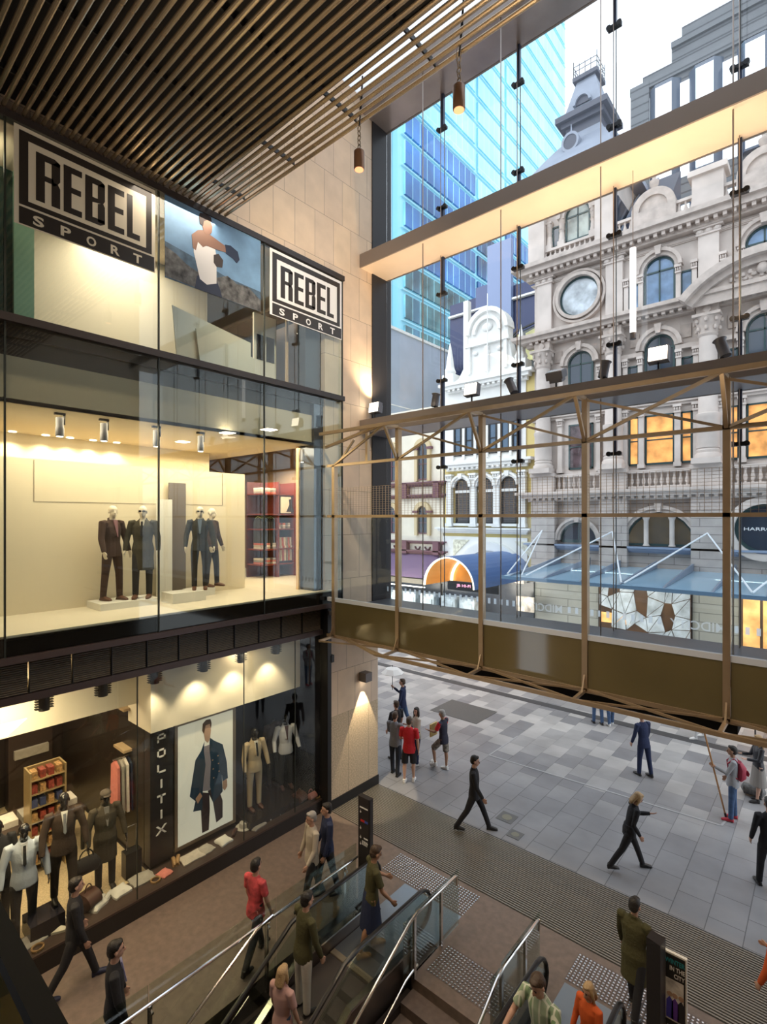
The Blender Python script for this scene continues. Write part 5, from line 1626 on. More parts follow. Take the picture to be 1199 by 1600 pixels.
# ================================================================== FOREGROUND: escalators, stair, balustrades
ESC_SIDE = M('escalator_steel', (.20, .16, .14), .3, .8)
RUB = M('black_rubber', (.015, .015, .018), .3)
STEP = M('grooved_step', (.10, .085, .08), .45, .5)
GLB = glass('balustrade_glass', (.88, .93, .90), .6, .05)
def esc(x0, x1, lb):
    t = thing('escalator', lb, 'escalator', ((x0 + x1) / 2, 7, 0))
    yF, yS, s = 7.15, 5.2, .577
    yB = -1.0
    zB = -(yS - yB) * s
    for i, x in enumerate((x0, x1)):
        sd_ = 1 if i == 0 else -1
        hand = [(x, yB, zB + 1.0), (x, yS - .35, 1.0 - .35 * s), (x, yS - .1, .95), (x, yS + .2, 1.0), (x, yF - .3, 1.0)]
        for q in range(1, 8):
            a = PI / 2 - PI * q / 8
            hand.append((x, yF - .3 + .32 * math.cos(a), .68 + .32 * math.sin(a)))
        hand += [(x, yF - .3, .36), (x, yF - .6, .34)]
        part(MB().tube(hand, .038, 8, ry=.028, side=(1, 0, 0)), 'handrail', RUB, t, smooth=True)
        b = MB().prism([(yB, zB + .25), (yS, .25), (yF - .45, .25), (yF - .12, .42), (yF - .03, .68), (yF - .12, .9), (yF - .3, .96), (yS + .2, .96), (yB, zB + .96)], 'X', x - .006, x + .006)
        part(b, 'glass_side', GLB, t)
        part(MB().prism([(yB, zB - .45), (yS, -.45), (yF - .5, -.2), (yF - .3, 0), (yF - .45, .25), (yS, .25), (yB, zB + .25)], 'X', x - .06 if i == 0 else x - .0, x + .0 if i == 0 else x + .06), 'skirt', ESC_SIDE, t)
        part(MB().prism([(yB, zB + .25), (yS, .25), (yF - .45, .25), (yF - .45, .28), (yS, .28), (yB, zB + .28)], 'X', x - .05, x + .05), 'deck_trim', CHR, t)
    part(MB().box(x0 + .01, x1 - .01, 6.0, 7.15, -.1, .004), 'landing_plate', M('landing_steel', (.30, .33, .36), .3, .8), t)
    part(MB().box(x0 + .02, x1 - .02, 5.9, 6.0, -.1, .008), 'comb_plate', M('comb_metal', (.7, .6, .45), .3, .8), t)
    y, z = 5.9, -.01
    for i in range(16):
        if i > 2:
            z -= .231
        part(MB().box(x0 + .02, x1 - .02, y - .4, y, z - .25, z), 'step', STEP, t)
        y -= .4
esc(-6.3, -5.15, 'escalator descending from the mall floor at the left of the stair')
esc(-3.1, -2.05, 'escalator descending from the mall floor at the right of the stair')
ST = M('stone_stair', (.15, .115, .10), .55, noise=(14, .14))
b = thing('staircase', 'brown stone stair descending between the two escalators', 'stair', (-4.2, 6.4, 0))
for i in range(16):
    part(MB().box(-4.95, -3.4, 6.42 - .31 * (i + 1), 6.42 - .31 * i + (0 if i else 0), -.165 * (i + 1) - .3, -.165 * (i + 1)), 'step', ST, b)
part(MB().box(-5.05, -4.95, -1, 6.4, -5, -.2), 'side_wall', DARK, b)
part(MB().box(-3.4, -3.3, -1, 6.4, -5, -.2), 'side_wall', DARK, b)
for i, x in enumerate((-4.92, -3.42)):
    t = thing('stair_handrail', ['chrome handrail on glass at the left of the stair', 'chrome handrail on glass at the right of the stair'][i], 'handrail', (x, 7, 0))
    part(MB().tube([(x, 7.62, .82), (x, 7.62, .98), (x, 7.55, 1.0), (x, 6.5, 1.0), (x, 6.3, .95), (x, 0, .95 - 6.3 * .535)], .024, 8), 'rail', CHR, t, smooth=True)
    part(MB().tube([(x, 6.5, .18), (x, 6.2, .12), (x, 0, .12 - 6.2 * .535)], .018, 8), 'lower_rail', CHR, t, smooth=True)
    for y in (7.15, 6.42):
        part(MB().box(x - .02, x + .02, y - .025, y + .025, 0, .97), 'post', CHR, t)
    part(MB().box(x - .05, x - .038, 6.5, 7.75, .05, 1.02), 'glass_panel', GLB, t)
    part(MB().box(x - .05, x - .038, 6.2, 6.46, .05, .98), 'glass_panel', GLB, t)
# glass balustrade beside the void at the left
t = thing('glass_balustrade', 'long clear glass balustrade with chrome handrail along the void edge', 'balustrade', (-6.66, 3, 0))
b = [(-1.6, .9), (.92, 3.06), (3.08, 5.1), (5.12, 6.95)]
for a, c in b:
    part(MB().box(-6.70, -6.688, a, c, -.2, 1.15), 'glass_panel', GLB, t)
for y in (.91, 3.07, 4.9, 6.6):
    for d in (-.02, .02):
        part(MB().box(-6.66 + d - .008, -6.66 + d + .008, y - .02, y + .02, -.2, .9), 'post', CHR, t)
    part(MB().bar((-6.7, y, .84), (-6.58, y, .84), .03).bar((-6.62, y, .84), (-6.62, y, .95), .02), 'clamp', CHR, t)
part(MB().tube([(-6.62, 6.9, .95), (-6.62, -1.6, .95)], .024, 8), 'handrail', M('bright_chrome', (.9, .9, .92), .12, 1), t, smooth=True)
t = thing('sloping_handrail', 'bright chrome rail sloping down inside the glass balustrade', 'handrail', (-6.5, 4, 0))
part(MB().tube([(-6.5, 4.9, 1.08), (-6.5, 4.6, 1.04), (-6.5, 0, -1.5)], .024, 8), 'rail', M('bright_chrome', (.9, .9, .92), .12, 1), t, smooth=True)
part(MB().bar((-6.5, 4.85, 1.0), (-6.66, 4.85, .9), .02), 'bracket', CHR, t)
# low apron inside the left balustrade
solo(MB().box(-6.63, -6.56, -1, 5.2, -4, -.3), 'void_lining', 'dark lining wall beneath the glass balustrade', 'lining', M('void_brown', (.07, .045, .035), .5))
# tactile stud areas
STUD = M('stainless_stud', (.75, .72, .72), .22, 1)
def studs(x0, x1, y0, y1, lb, hole=None):
    t = thing('tactile_paving', lb, 'tactile paving', ((x0 + x1) / 2, (y0 + y1) / 2, 0))
    part(MB().box(x0, x1, y0, y1, 0, .002), 'base', M('tactile_base', (.13, .10, .09), .5), t)
    b = MB()
    x = x0 + .03
    while x < x1:
        y = y0 + .03
        while y < y1:
            if not (hole and hole[0] < x < hole[1] and hole[2] < y < hole[3]):
                b.lathe([(.021, .002), (.017, .009), (.007, .011)], (x, y, 0), 6)
            y += .058
        x += .058
    part(b, 'studs', STUD, t, kind='stuff', smooth=True)
studs(-7.0, -5.05, 8.0, 8.62, 'tactile stud field at the top of the left escalator')
studs(-4.88, -3.45, 6.66, 7.32, 'tactile stud field at the top of the stone stair')
studs(-3.15, -.9, 7.95, 8.6, 'tactile stud field at the top of the right escalator')
struct(MB().box(-6.35, -5.05, 7.15, 7.98, 0, .003), 'floor', M('landing_steel', (.30, .33, .36), .3, .8))
struct(MB().box(-3.12, -2.03, 7.15, 7.9, 0, .003), 'floor', M('landing_steel', (.30, .33, .36), .3, .8))
# directory totem
def bars(mb, x0, z, w, h, Y):
    mb.box(x0, x0 + w, Y - .004, Y, z, z + h)
t = thing('directory_totem', 'slim black directory totem with small white arrows beside the left escalator', 'sign', (-6.52, 6.98, 0))
tx0, tx1, ty0, ty1 = -6.66, -6.36, 6.95, 7.05
part(MB().prism([(tx0, ty0 + .02), (tx0 + .02, ty0), (tx1 - .02, ty0), (tx1, ty0 + .02), (tx1, ty1), (tx0, ty1)], 'Z', 0, 2.05), 'body', M('satin_black', (.025, .022, .024), .35), t)
part(MB().box(tx0 - .1, tx1 + .1, ty0 - .2, ty1 + .1, 0, .03), 'base', BLK, t)
for z, w_ in ((1.85, .2), (1.30, .1), (1.22, .1)):
    b = MB()
    b.box(tx1 - .04 - w_, tx1 - .04, ty0 - .003, ty0, z, z + .025)
    part(b, 'white_bar', SGW, t)
for z in (1.75, 1.45, 1.28, 1.16):
    b = MB()
    b.prism([(tx0 + .06, z + .03), (tx0 + .10, z + .03), (tx0 + .08, z)], 'Y', ty0 - .003, ty0).box(tx0 + .077, tx0 + .083, ty0 - .003, ty0, z + .03, z + .06)
    part(b, 'white_arrow', SGW, t)
for q in range(4):
    b = MB()
    b.box(tx0 + .12 + q * .035, tx0 + .14 + q * .035, ty0 - .003, ty0, 1.18, 1.26)
    part(b, 'white_glyph', SGW, t)
part(MB().box(tx1 - .22, tx1 - .12, ty0 - .003, ty0, 1.6, 1.64), 'red_mark', M('sign_red', (.6, .03, .03), .4), t)
part(MB().box(tx1 - .12, tx1 - .04, ty0 - .003, ty0, 1.6, 1.64), 'blue_mark', M('sign_blue', (.05, .1, .5), .4), t)
# right post and event poster
c = W(1030, 1468, Y=6.75)
zt = c.z
solo(MB().prism([(c.x - .12, 6.7), (c.x + .04, 6.66), (c.x + .06, 6.82), (c.x - .10, 6.86)], 'Z', 0, zt), 'black_totem', 'thick black totem standing at the right escalator beside the event poster', 'totem', M('satin_black', (.025, .022, .024), .35))
a = W(1041, 1487, Y=6.95)
e = W(1074, 1500, Y=6.95)
t = thing('event_poster_stand', 'freestanding poster board reading WINTER IN THE CITY', 'poster stand', (a.x, 6.95, 0))
x0, x1, z1 = a.x - .03, e.x, a.z + .02
z0 = z1 - 1.02
part(MB().box(x0, x1, 6.95, 6.99, z0, z1), 'frame', WHT, t)
part(MB().box(x0 + .015, x1 - .015, 6.945, 6.95, z0 + .02, z1 - .02), 'print', M('print_black', (.02, .02, .022), .4), t)
w_ = x1 - x0
b = MB()
textmb('WINTER', (x0 + w_ * .1, 6.943, z1 - .12), (1, 0, 0), (0, 0, 1), w_ * .84, .06, bold=.03, mb=b)
part(b, 'teal_lettering', M('teal_print', (.03, .3, .35), .5), t)
b = textmb('IN THE', (x0 + w_ * .3, 6.943, z1 - .2), (1, 0, 0), (0, 0, 1), w_ * .63, .055, bold=.03)
textmb('CITY', (x0 + w_ * .48, 6.943, z1 - .28), (1, 0, 0), (0, 0, 1), w_ * .45, .055, bold=.03, mb=b)
part(b, 'white_lettering', SGW, t)
part(MB().box(x0 + .03, x1 - .03, 6.942, 6.945, z0 + .22, z1 - .31), 'photo_print', M('print_stone', (.7, .68, .66), .6, noise=(9, .4)), t)
for q, (fx, colr) in enumerate(((.3, (.07, .06, .5)), (.52, (.14, .05, .4)), (.78, (.03, .03, .04)))):
    x = x0 + w_ * fx
    part(MB().prism([(x - .04, z0 + .24), (x + .04, z0 + .24), (x + .035, z0 + .45), (x, z0 + .5), (x - .035, z0 + .45)], 'Y', 6.94, 6.942), 'figure_print', M('print_coat%d' % q, colr, .6), t)
    part(MB().disc(x, z0 + .53, .03, 6.939, 6.941), 'face_print', SK2, t)
part(MB().box(x0 + .05, x1 - .05, 6.942, 6.946, z0 + .08, z0 + .09).box(x0 + .05, x1 - .09, 6.942, 6.946, z0 + .11, z0 + .12).box(x0 + .05, x1 - .12, 6.942, 6.946, z0 + .14, z0 + .15), 'small_print', SGW, t)
part(MB().box(x0 + w_ * .3, x0 + w_ * .7, 6.99, 7.03, 0, z0 + .1).box(x0, x1, 6.85, 7.15, 0, .03), 'foot', BLK, t)
# neighbouring balustrade close to the camera
t = thing('near_handrail', 'thick dark handrail over olive glass at the lower left corner', 'handrail', (-3, .74, 4))
part(MB().box(-9.2, 1.5, .69, .79, 4.95, 5.03), 'rail', M('near_black', (.004, .004, .004), .7, spec=.08), t)
part(MB().box(-9.2, 1.5, .72, .735, 3.9, 4.95), 'glass_panel', glass('olive_clear', (.55, .52, .25), .5, .05, film=.3, filmcol=(.10, .09, .02)), t)
solo(MB().box(-9.2, 1.5, .2, .80, 3.55, 3.9), 'walkway_edge', 'dark edge of the upper walkway under the near handrail', 'walkway', DARK)
# ================================================================== PEOPLE AND MANNEQUINS
def rotx(v, a):
    c, s = math.cos(a), math.sin(a)
    return Vector((v[0], v[1] * c - v[2] * s, v[1] * s + v[2] * c))
def D2(a, ab=0, side=1):
    """limb direction: a degrees forward, ab degrees outward"""
    a, ab = math.radians(a), math.radians(ab)
    return Vector((side * math.sin(ab), math.sin(a) * math.cos(ab), -math.cos(a) * math.cos(ab)))
def fuse(mb, name, mat, vox, smooth=2, disp=0):
    me = bpy.data.meshes.new('tmp')
    me.from_pydata([tuple(v) for v in mb.v], [], mb.f)
    b = bmesh.new()
    b.from_mesh(me)
    bmesh.ops.recalc_face_normals(b, faces=b.faces)
    b.to_mesh(me)
    b.free()
    ob = bpy.data.objects.new('tmp', me)
    COL.objects.link(ob)
    r = ob.modifiers.new('r', 'REMESH')
    r.mode = 'VOXEL'
    r.voxel_size = vox
    if smooth:
        s = ob.modifiers.new('s', 'SMOOTH')
        s.iterations = smooth
        s.factor = .5
    dg = bpy.context.evaluated_depsgraph_get()
    out = bpy.data.meshes.new_from_object(ob.evaluated_get(dg))
    bpy.data.objects.remove(ob)
    bpy.data.meshes.remove(me)
    out.name = name
    out.materials.clear()
    out.materials.append(mat)
    out.polygons.foreach_set('use_smooth', [True] * len(out.polygons))
    return out
def attach(me, name, parent, label=None):
    o = link(name, me)
    o.parent = parent
    ORG[o.name] = ORG[parent.name]
    if label:
        o['label'] = label
    return o
def fig(name, label, cat, loc, rz, h=1.75, skin=None, hair=None, hairlen=0, top=None, toplen=.88, sleeve=2, topm=None, tl=(0, 0), tr=(0, 0), al=(8, 12), ar=(8, 12), ab=9, lean=0, bottom='trousers', botm=None, shoe=None, nod=0, turn=0, inner=None, group=None, fem=False, man=False, glasses=False, coat=False, tie=None, cap=None, headless=False):
    s = h / 1.75
    root = thing(name, label, cat, loc, math.radians(rz), group, local=True)
    hipz = .93
    J = {}
    for sd_, (a, kb), key in ((-1, tl, 'l'), (1, tr, 'r')):
        hp = Vector((sd_ * .095, 0, hipz))
        kn = hp + D2(a, 2, sd_) * .43
        an = kn + D2(a - kb, 0, sd_) * .42
        J[key] = (hp, kn, an)
    low = min(J['l'][2].z, J['r'][2].z)
    off = .085 - low
    for q in 'lr':
        J[q] = tuple(v + Vector((0, 0, off)) for v in J[q])
    hipc = Vector((0, 0, hipz + off))
    ln = math.radians(-lean)
    def up(x, y, z):          # point of the upper body, z above hips
        return hipc + rotx((x, y, z), ln)
    sw = .175 if fem else .20
    sho = {-1: up(-sw, -.01, .49), 1: up(sw, -.01, .49)}
    neck = up(0, -.005, .56)
    hd = up(0, .02, .70)
    RH = Matrix.Rotation(ln + math.radians(-nod), 3, 'X') @ Matrix.Rotation(math.radians(turn), 3, 'Z')
    arms = {}
    for sd_, (a, eb) in ((-1, al), (1, ar)):
        p = sho[sd_]
        e = p + rotx(D2(a, ab, sd_), 0) * .29
        w_ = e + D2(a + eb, ab * .3 - (eb * .25 if eb > 50 else 0), sd_) * .25
        arms[sd_] = (p, e, w_, (w_ - e).normalized())
    hairm = hair
    fat = 1.0
    # ---------------- body, one continuous surface
    b = MB()
    def oval(pts, rx, ry, n=12):
        b.tube(pts, rx, n, ry=ry, side=(1, 0, 0))
    oval([up(0, 0, -.10), up(0, 0, 0), up(0, .0, .14), up(0, 0, .30), up(0, -.005, .42), up(0, -.01, .50), up(0, -.01, .545)], [.11, .135, .11, .13, .14, .11, .06], [.07, .085, .075, .085, .085, .06, .05])
    b.tube([up(0, -.01, .48), up(0, 0, .56), up(0, .01, .64)], [.06, .052, .052], 10)
    if not headless:
        b.ball(hd + RH @ Vector((0, -.012, .03)), .076, .094, .088, 14, 10, RH)
        b.ball(hd + RH @ Vector((0, .016, -.035)), .056, .066, .078, 12, 8, RH)
        b.ball(hd + RH @ Vector((0, .052, -.085)), .026, .024, .022, 8, 6, RH)
        b.tube([hd + RH @ Vector(v) for v in ((0, .082, .015), (0, .098, -.015), (0, .102, -.03), (0, .085, -.035))], [.009, .012, .015, .01], 8)
        b.ball(hd + RH @ Vector((0, .08, -.062)), .022, .012, .009, 8, 6, RH)
        for q in (-1, 1):
            b.ball(hd + RH @ Vector((q * .077, -.005, -.01)), .011, .02, .03, 8, 6, RH)
    for sd_ in (-1, 1):
        p, e, w_, d = arms[sd_]
        b.tube([p + Vector((-sd_ * .05, 0, 0)), p + Vector((0, 0, -.01)), p.lerp(e, .35), e, e.lerp(w_, .3), w_], [.05, .054, .046, .038, .038, .024], 10)
        # palm and five fingers
        sx = Vector((0, 1, 0)) - d * d.y
        sx = sx.normalized() if sx.length > .2 else Vector((0, 0, 1))
        nx = d.cross(sx).normalized()
        b.tube([w_, w_ + d * .03, w_ + d * .085], [.024, .036, .038], 10, ry=[.02, .016, .014], side=sx)
        for q, L_ in enumerate((.062, .075, .07, .055)):
            o = w_ + d * .08 + sx * (.029 - q * .0195)
            cu = nx * sd_ * -1
            b.tube([o, o + d * L_ * .5 + cu * .006, o + d * L_ * .85 + cu * .022], [.0095, .009, .0085], 6)
        o = w_ + d * .025 + sx * .026
        b.tube([o, o + d * .03 + sx * .022, o + d * .058 + sx * .028], [.012, .0105, .009], 6)
    for q in 'lr':
        hp, kn, an = J[q]
        b.tube([hp + Vector((0, 0, .03)), hp + Vector((0, .005, -.06)), hp.lerp(kn, .5), kn, kn.lerp(an, .3) + Vector((0, -.012, 0)), kn.lerp(an, .75), an], ([.075, .078, .06, .045, .044, .034, .032] if bottom == 'trousers' else [.08, .085, .07, .052, .054, .036, .034]), 10)
        b.tube([an + Vector((0, -.04, -.04)), an + Vector((0, .03, -.03)), an + Vector((0, .15, -.06))], [.03, .035, .022], 8)
    for i, v in enumerate(b.v):
        b.v[i] = Vector(v) * s
    attach(fuse(b, 'body', skin, .0085 if not man else .0095, 2), 'body', root)
    # ---------------- clothing
    def cloth(mb, nm, mat, vox=.013, lb=None, sm=2):
        for i, v in enumerate(mb.v):
            mb.v[i] = Vector(v) * s
        attach(fuse(mb, nm, mat, vox, sm), nm, root, lb)
    if top:
        m = MB()
        hem = -.12 if not coat else -.40
        k1 = 1.0 if not coat else 1.12
        flare = .185 if not coat else .20
        P = [hipc + Vector((0, 0, hem))] if not coat else [hipc + Vector((0, -.01, hem)), hipc + Vector((0, 0, -.15))]
        rx, ry = ([.184 * k1] if not coat else [flare, .19]), ([.134 * k1] if not coat else [.14, .135])
        P += [up(0, 0, 0), up(0, 0, .14), up(0, 0, .30), up(0, -.005, .42), up(0, -.01, .50), up(0, -.01, .555)]
        rx += [.178 * k1, .15 * k1, .165 * k1, .172 * k1, .135 * k1, .07]
        ry += [.128 * k1, .105 * k1, .115 * k1, .108 * k1, .085, .062]
        if fem:
            rx[-5] *= .88
        m.tube(P, rx, 16, ry=ry, side=(1, 0, 0))
        for sd_ in (-1, 1):
            p, e, w_, d = arms[sd_]
            k2 = 1.1 if man else 1.02
            if sleeve == 2:
                m.tube([p + Vector((-sd_ * .06, 0, 0)), p + Vector((0, 0, .0)), p.lerp(e, .4), e, e.lerp(w_, .5), w_ + d * .005], [.06 * k2, .064 * k2, .056 * k2, .05 * k2, .046 * k2, .037 * k2], 10)
            elif sleeve == 1:
                m.tube([p + Vector((-sd_ * .06, 0, 0)), p, p.lerp(e, .4), p.lerp(e, .75)], [.06, .064, .06, .062], 10)
        if coat or man:      # collar and lapels
            m.tube([up(-.075, .0, .54), up(-.05, -.05, .575), up(0, -.065, .585), up(.05, -.05, .575), up(.075, 0, .54), up(.05, .085, .40), up(.02, .12, .25)], .018, 6)
            m.tube([up(-.075, .0, .54), up(-.05, .085, .40), up(-.01, .12, .25)], .018, 6)
        cloth(m, top, topm)
    if inner:
        m = MB()
        m.prism([(-.045, .55), (.045, .55), (.008, .24), (-.008, .24)], 'Y', 0, .02)
        V = []
        for i, v in enumerate(m.v):
            z = v[2]
            V.append(up(v[0], v[1] + .062 + (.55 - z) * .20, z) * s)
        m.v = V
        attach(m.mesh('shirt_front', inner), 'shirt_front', root)
    if tie:
        m = MB()
        m.prism([(-.018, .52), (.018, .52), (.022, .26), (0, .23), (-.022, .26)], 'Y', 0, .01)
        m.v = [up(v[0], v[1] + .088 + (.55 - v[2]) * .19, v[2]) * s for v in m.v]
        attach(m.mesh('tie', tie), 'tie', root)
    if bottom in ('trousers', 'shorts'):
        m = MB()
        m.tube([hipc + Vector((0, 0, .12)), hipc + Vector((0, 0, .02)), hipc + Vector((0, -.005, -.08))], [.145, .165, .15], 14, ry=[.098, .115, .11], side=(1, 0, 0))
        for q in 'lr':
            hp, kn, an = J[q]
            if bottom == 'trousers':
                m.tube([hp + Vector((0, 0, .0)), hp.lerp(kn, .25), hp.lerp(kn, .5), kn, kn.lerp(an, .5), an + Vector((0, 0, -.02))], [.07, .09, .083, .066, .06, .055], 12)
            else:
                m.tube([hp + Vector((0, 0, .0)), hp.lerp(kn, .25), hp.lerp(kn, .5), hp.lerp(kn, .96)], [.075, .095, .096, .092], 12)
        cloth(m, bottom, botm)
    elif bottom == 'skirt':
        m = MB()
        m.tube([hipc + Vector((0, 0, .12)), hipc, hipc + Vector((0, 0, -.25)), hipc + Vector((0, 0, -.5))], [.13, .175, .2, .22], 16, ry=[.1, .13, .16, .19], side=(1, 0, 0))
        cloth(m, 'skirt', botm)
    for q in 'lr':
        hp, kn, an = J[q]
        a = an
        m = MB()
        m.tube([a + Vector((0, -.055, -.05)), a + Vector((0, -.02, -.035)), a + Vector((0, .05, -.042)), a + Vector((0, .14, -.055)), a + Vector((0, .19, -.062))], [.03, .043, .045, .046, .025], 10, ry=[.03, .048, .04, .028, .018], side=(1, 0, 0))
        m.tube([a + Vector((0, -.01, -.05)), a + Vector((0, -.01, .03))], [.046, .044], 10)
        m.prism([(-.04, -.06), (-.03, .0), (-.043, .1), (-.03, .195), (.03, .195), (.043, .1), (.03, 0), (.04, -.06)], 'Z', -.085, -.062)
        n8 = 16
        for i in range(len(m.v) - n8, len(m.v)):
            m.v[i] = Vector(m.v[i]) + a
        cloth(m, 'shoe', shoe, .011, sm=1)
    if hair and not headless:
        m = MB()
        def hp_(v):
            return hd + RH @ Vector(v)
        m.ball(hp_((0, -.025, .05)), .083, .092, .083, 14, 10, RH)
        m.ball(hp_((0, -.05, .0)), .077, .07, .085, 12, 8, RH)
        m.ball(hp_((0, .035, .095)), .06, .045, .03, 10, 6, RH)
        if hairlen:
            m.tube([hp_((0, -.055, .03)), hp_((0, -.085, -.06)), hp_((0, -.10, -.06 - hairlen * .5)), hp_((0, -.10, -.06 - hairlen))], [.08, .085, .085, .04], 12, ry=[.06, .05, .045, .02], side=(1, 0, 0))
            for q in (-1, 1):
                m.tube([hp_((q * .06, 0, .05)), hp_((q * .08, .0, -.04)), hp_((q * .085, -.01, -.06 - hairlen * .6))], [.03, .03, .02], 8)
        cloth(m, 'hair', hair, .011, sm=2)
    if glasses:
        m = MB()
        for q in (-1, 1):
            m.ball(hd + RH @ Vector((q * .033, .085, .012)), .028, .012, .02, 10, 6, RH)
            m.bar(hd + RH @ Vector((q * .06, .08, .015)), hd + RH @ Vector((q * .08, 0, .01)), .008)
        m.bar(hd + RH @ Vector((-.01, .095, .015)), hd + RH @ Vector((.01, .095, .015)), .008)
        m.v = [Vector(v) * s for v in m.v]
        attach(m.mesh('sunglasses', M('sunglass_black', (.01, .01, .01), .1), smooth=True), 'sunglasses', root)
    elif not man:
        m = MB()
        for q in (-1, 1):
            m.ball(hd + RH @ Vector((q * .03, .078, .012)), .011, .008, .006, 8, 6, RH)
            m.bar(hd + RH @ Vector((q * .016, .086, .034)), hd + RH @ Vector((q * .045, .078, .034)), .006)
        m.v = [Vector(v) * s for v in m.v]
        attach(m.mesh('eyes', M('eye_dark', (.03, .02, .02), .3)), 'eyes', root)
    if cap:
        m = MB()
        m.ball(hd + RH @ Vector((0, -.01, .07)), .092, .105, .06, 14, 8, RH)
        m.ball(hd + RH @ Vector((0, .085, .055)), .06, .05, .014, 12, 6, RH)
        m.v = [Vector(v) * s for v in m.v]
        attach(m.mesh('cap', cap, smooth=True), 'cap', root)
    root['_h'] = 0
    del root['_h']
    return root, {'s': s, 'arms': arms, 'hip': hipc, 'up': up, 'hd': hd, 'root': root}
def wp(info, v):
    """local point of a figure in world space"""
    r = info['root']
    return Matrix.Translation(r.location) @ Matrix.Rotation(r.rotation_euler.z, 4, 'Z') @ (Vector(v) * info['s'])
SKIN = M('skin_light', (.55, .33, .24), .5)
SKN2 = M('skin_tan', (.38, .21, .13), .5)
BLKC = M('black_cloth', (.018, .018, .022), .9, bump=(25, .4))
NAVC = M('navy_cloth', (.02, .03, .08), .9, bump=(25, .4))
GRYC = M('grey_marl', (.22, .23, .26), .95, bump=(25, .4))
REDC = M('red_cloth', (.60, .02, .03), .85, bump=(25, .4))
JEAN = M('denim', (.06, .11, .22), .9, noise=(10, .2), bump=(40, .3))
DJEAN = M('dark_denim', (.025, .03, .045), .9, bump=(40, .3))
CRMC = M('cream_cloth', (.6, .56, .5), .9, bump=(25, .4))
OLIV = M('olive_cloth', (.07, .065, .025), .9, bump=(25, .4))
WSH = M('white_trainer', (.75, .75, .74), .5)
BSH = M('black_shoe', (.015, .014, .014), .35)
RSH = M('red_trainer', (.5, .03, .05), .5)
BH = M('black_hair', (.015, .012, .01), .5, bump=(60, .5))
BRH = M('brown_hair', (.06, .035, .02), .5, bump=(60, .5))
GH = M('grey_hair', (.35, .34, .33), .6, bump=(60, .5))
BLH = M('blond_hair', (.42, .28, .14), .5, bump=(60, .5))
CAMO = M('camouflage', (.22, .20, .17), .9, noise=(14, .7))
PLAID = M('green_plaid', (.16, .26, .12), .9, brick=('Z', .09, .07, .012, (.35, .42, .30), (.6, .62, .5)))
OCL = M('orange_red_cloth', (.6, .10, .02), .85)
KHA = M('khaki_cloth', (.45, .34, .2), .9)
def G(px, py, z=0):
    c = W(px, py, Z=z)
    return (c.x, c.y, z)
P = 'person'
# the standing group by the pillar
fig(P, 'person in a black t-shirt with brown hair, rearmost of the group by the pillar', P, G(620, 1186), 80, 1.74, SKIN, BRH, 0, 'shirt', sleeve=1, topm=BLKC, botm=DJEAN, shoe=BSH, tl=(4, 0), tr=(-3, 0))
fig(P, 'person in a grey hooded top and dark jeans with their back turned', P, G(618, 1210), 10, 1.76, SKIN, BRH, 0, 'hoodie', sleeve=2, topm=GRYC, botm=DJEAN, shoe=BSH, tl=(5, 2), tr=(-4, 0), al=(20, 40), ar=(10, 30))
fig(P, 'person in a red polo shirt and black shorts with white shoes', P, G(640, 1222), 25, 1.78, SKIN, BRH, 0, 'polo_shirt', sleeve=1, topm=REDC, bottom='shorts', botm=BLKC, shoe=WSH, tl=(-5, 0), tr=(6, 3), al=(10, 60), ar=(-5, 12))
r, inf = fig(P, 'person with long dark hair in a cream top and navy trousers', P, G(652, 1194), 150, 1.66, SKIN, BH, .28, 'blouse', sleeve=2, topm=CRMC, botm=NAVC, shoe=WSH, tl=(4, 2), tr=(-4, 0), al=(15, 85), ar=(18, 90), fem=True, turn=30)
b = MB()
c = wp(inf, (.22, .1, .80))
b.tube([c + Vector((0, 0, .0)), c + Vector((0, 0, -.12)), c + Vector((0, 0, -.34))], [.09, .15, .14], 10, ry=[.04, .06, .06])
b.tube([c + Vector((.08 * math.cos(a), 0, .14 * math.sin(a) + .0)) for a in [PI * q / 6 for q in range(7)]], .01, 6)
solo(b, 'handbag', 'tan orange handbag carried by the person with long dark hair', 'bag', M('orange_leather', (.5, .18, .07), .5), smooth=True)
r, inf = fig(P, 'grey-haired person in red and navy shirt and camouflage shorts, foot on a ball', P, G(694, 1204), 95, 1.72, SKN2, GH, 0, 'sports_shirt', sleeve=1, topm=M('navy_sport', (.02, .02, .04), .8), bottom='shorts', botm=CAMO, shoe=WSH, tl=(42, 52), tr=(-2, 0), al=(25, 60), ar=(22, 62), lean=3, nod=8)
for sd_ in (-1, 1):
    p, e, w_, d = inf['arms'][sd_]
    s_ = inf['s']
    m = MB().tube([p * s_ + Vector((0, 0, .02)), p.lerp(e, .4) * s_, p.lerp(e, .72) * s_], [.062, .066, .064], 10)
    attach(m.mesh('sleeve_panel', REDC, smooth=True), 'sleeve_panel', r, 'red sleeve')
c = wp(inf, (0, .34, 1.12))
b = MB().box(c.x - .02, c.x + .02, c.y - .16, c.y + .16, c.z - .18, c.z + .18)
solo(b, 'paper_bag', 'yellow paper envelope bag held by the grey-haired person', 'bag', M('yellow_paper', (.75, .58, .22), .7))
c = Vector(G(678, 1198))
t = thing('football', 'white and black football under a foot by the standing group', 'ball', c)
part(MB().ball(c + Vector((0, 0, .11)), .11, n=20, m=14), 'ball_shell', WHT, t, smooth=True)
b = MB()
for q in range(12):
    zz = [1, .45, -.45, -1][0 if q == 0 else 3 if q == 11 else 1 if q < 6 else 2]
    a = (q % 5) * 2 * PI / 5 + (.6 if 6 <= q else 0)
    rr_ = math.sqrt(max(0, 1 - zz * zz))
    nrm = Vector((rr_ * math.cos(a), rr_ * math.sin(a), zz)).normalized()
    b.ball(c + Vector((0, 0, .11)) + nrm * .085, .032, n=8, m=6)
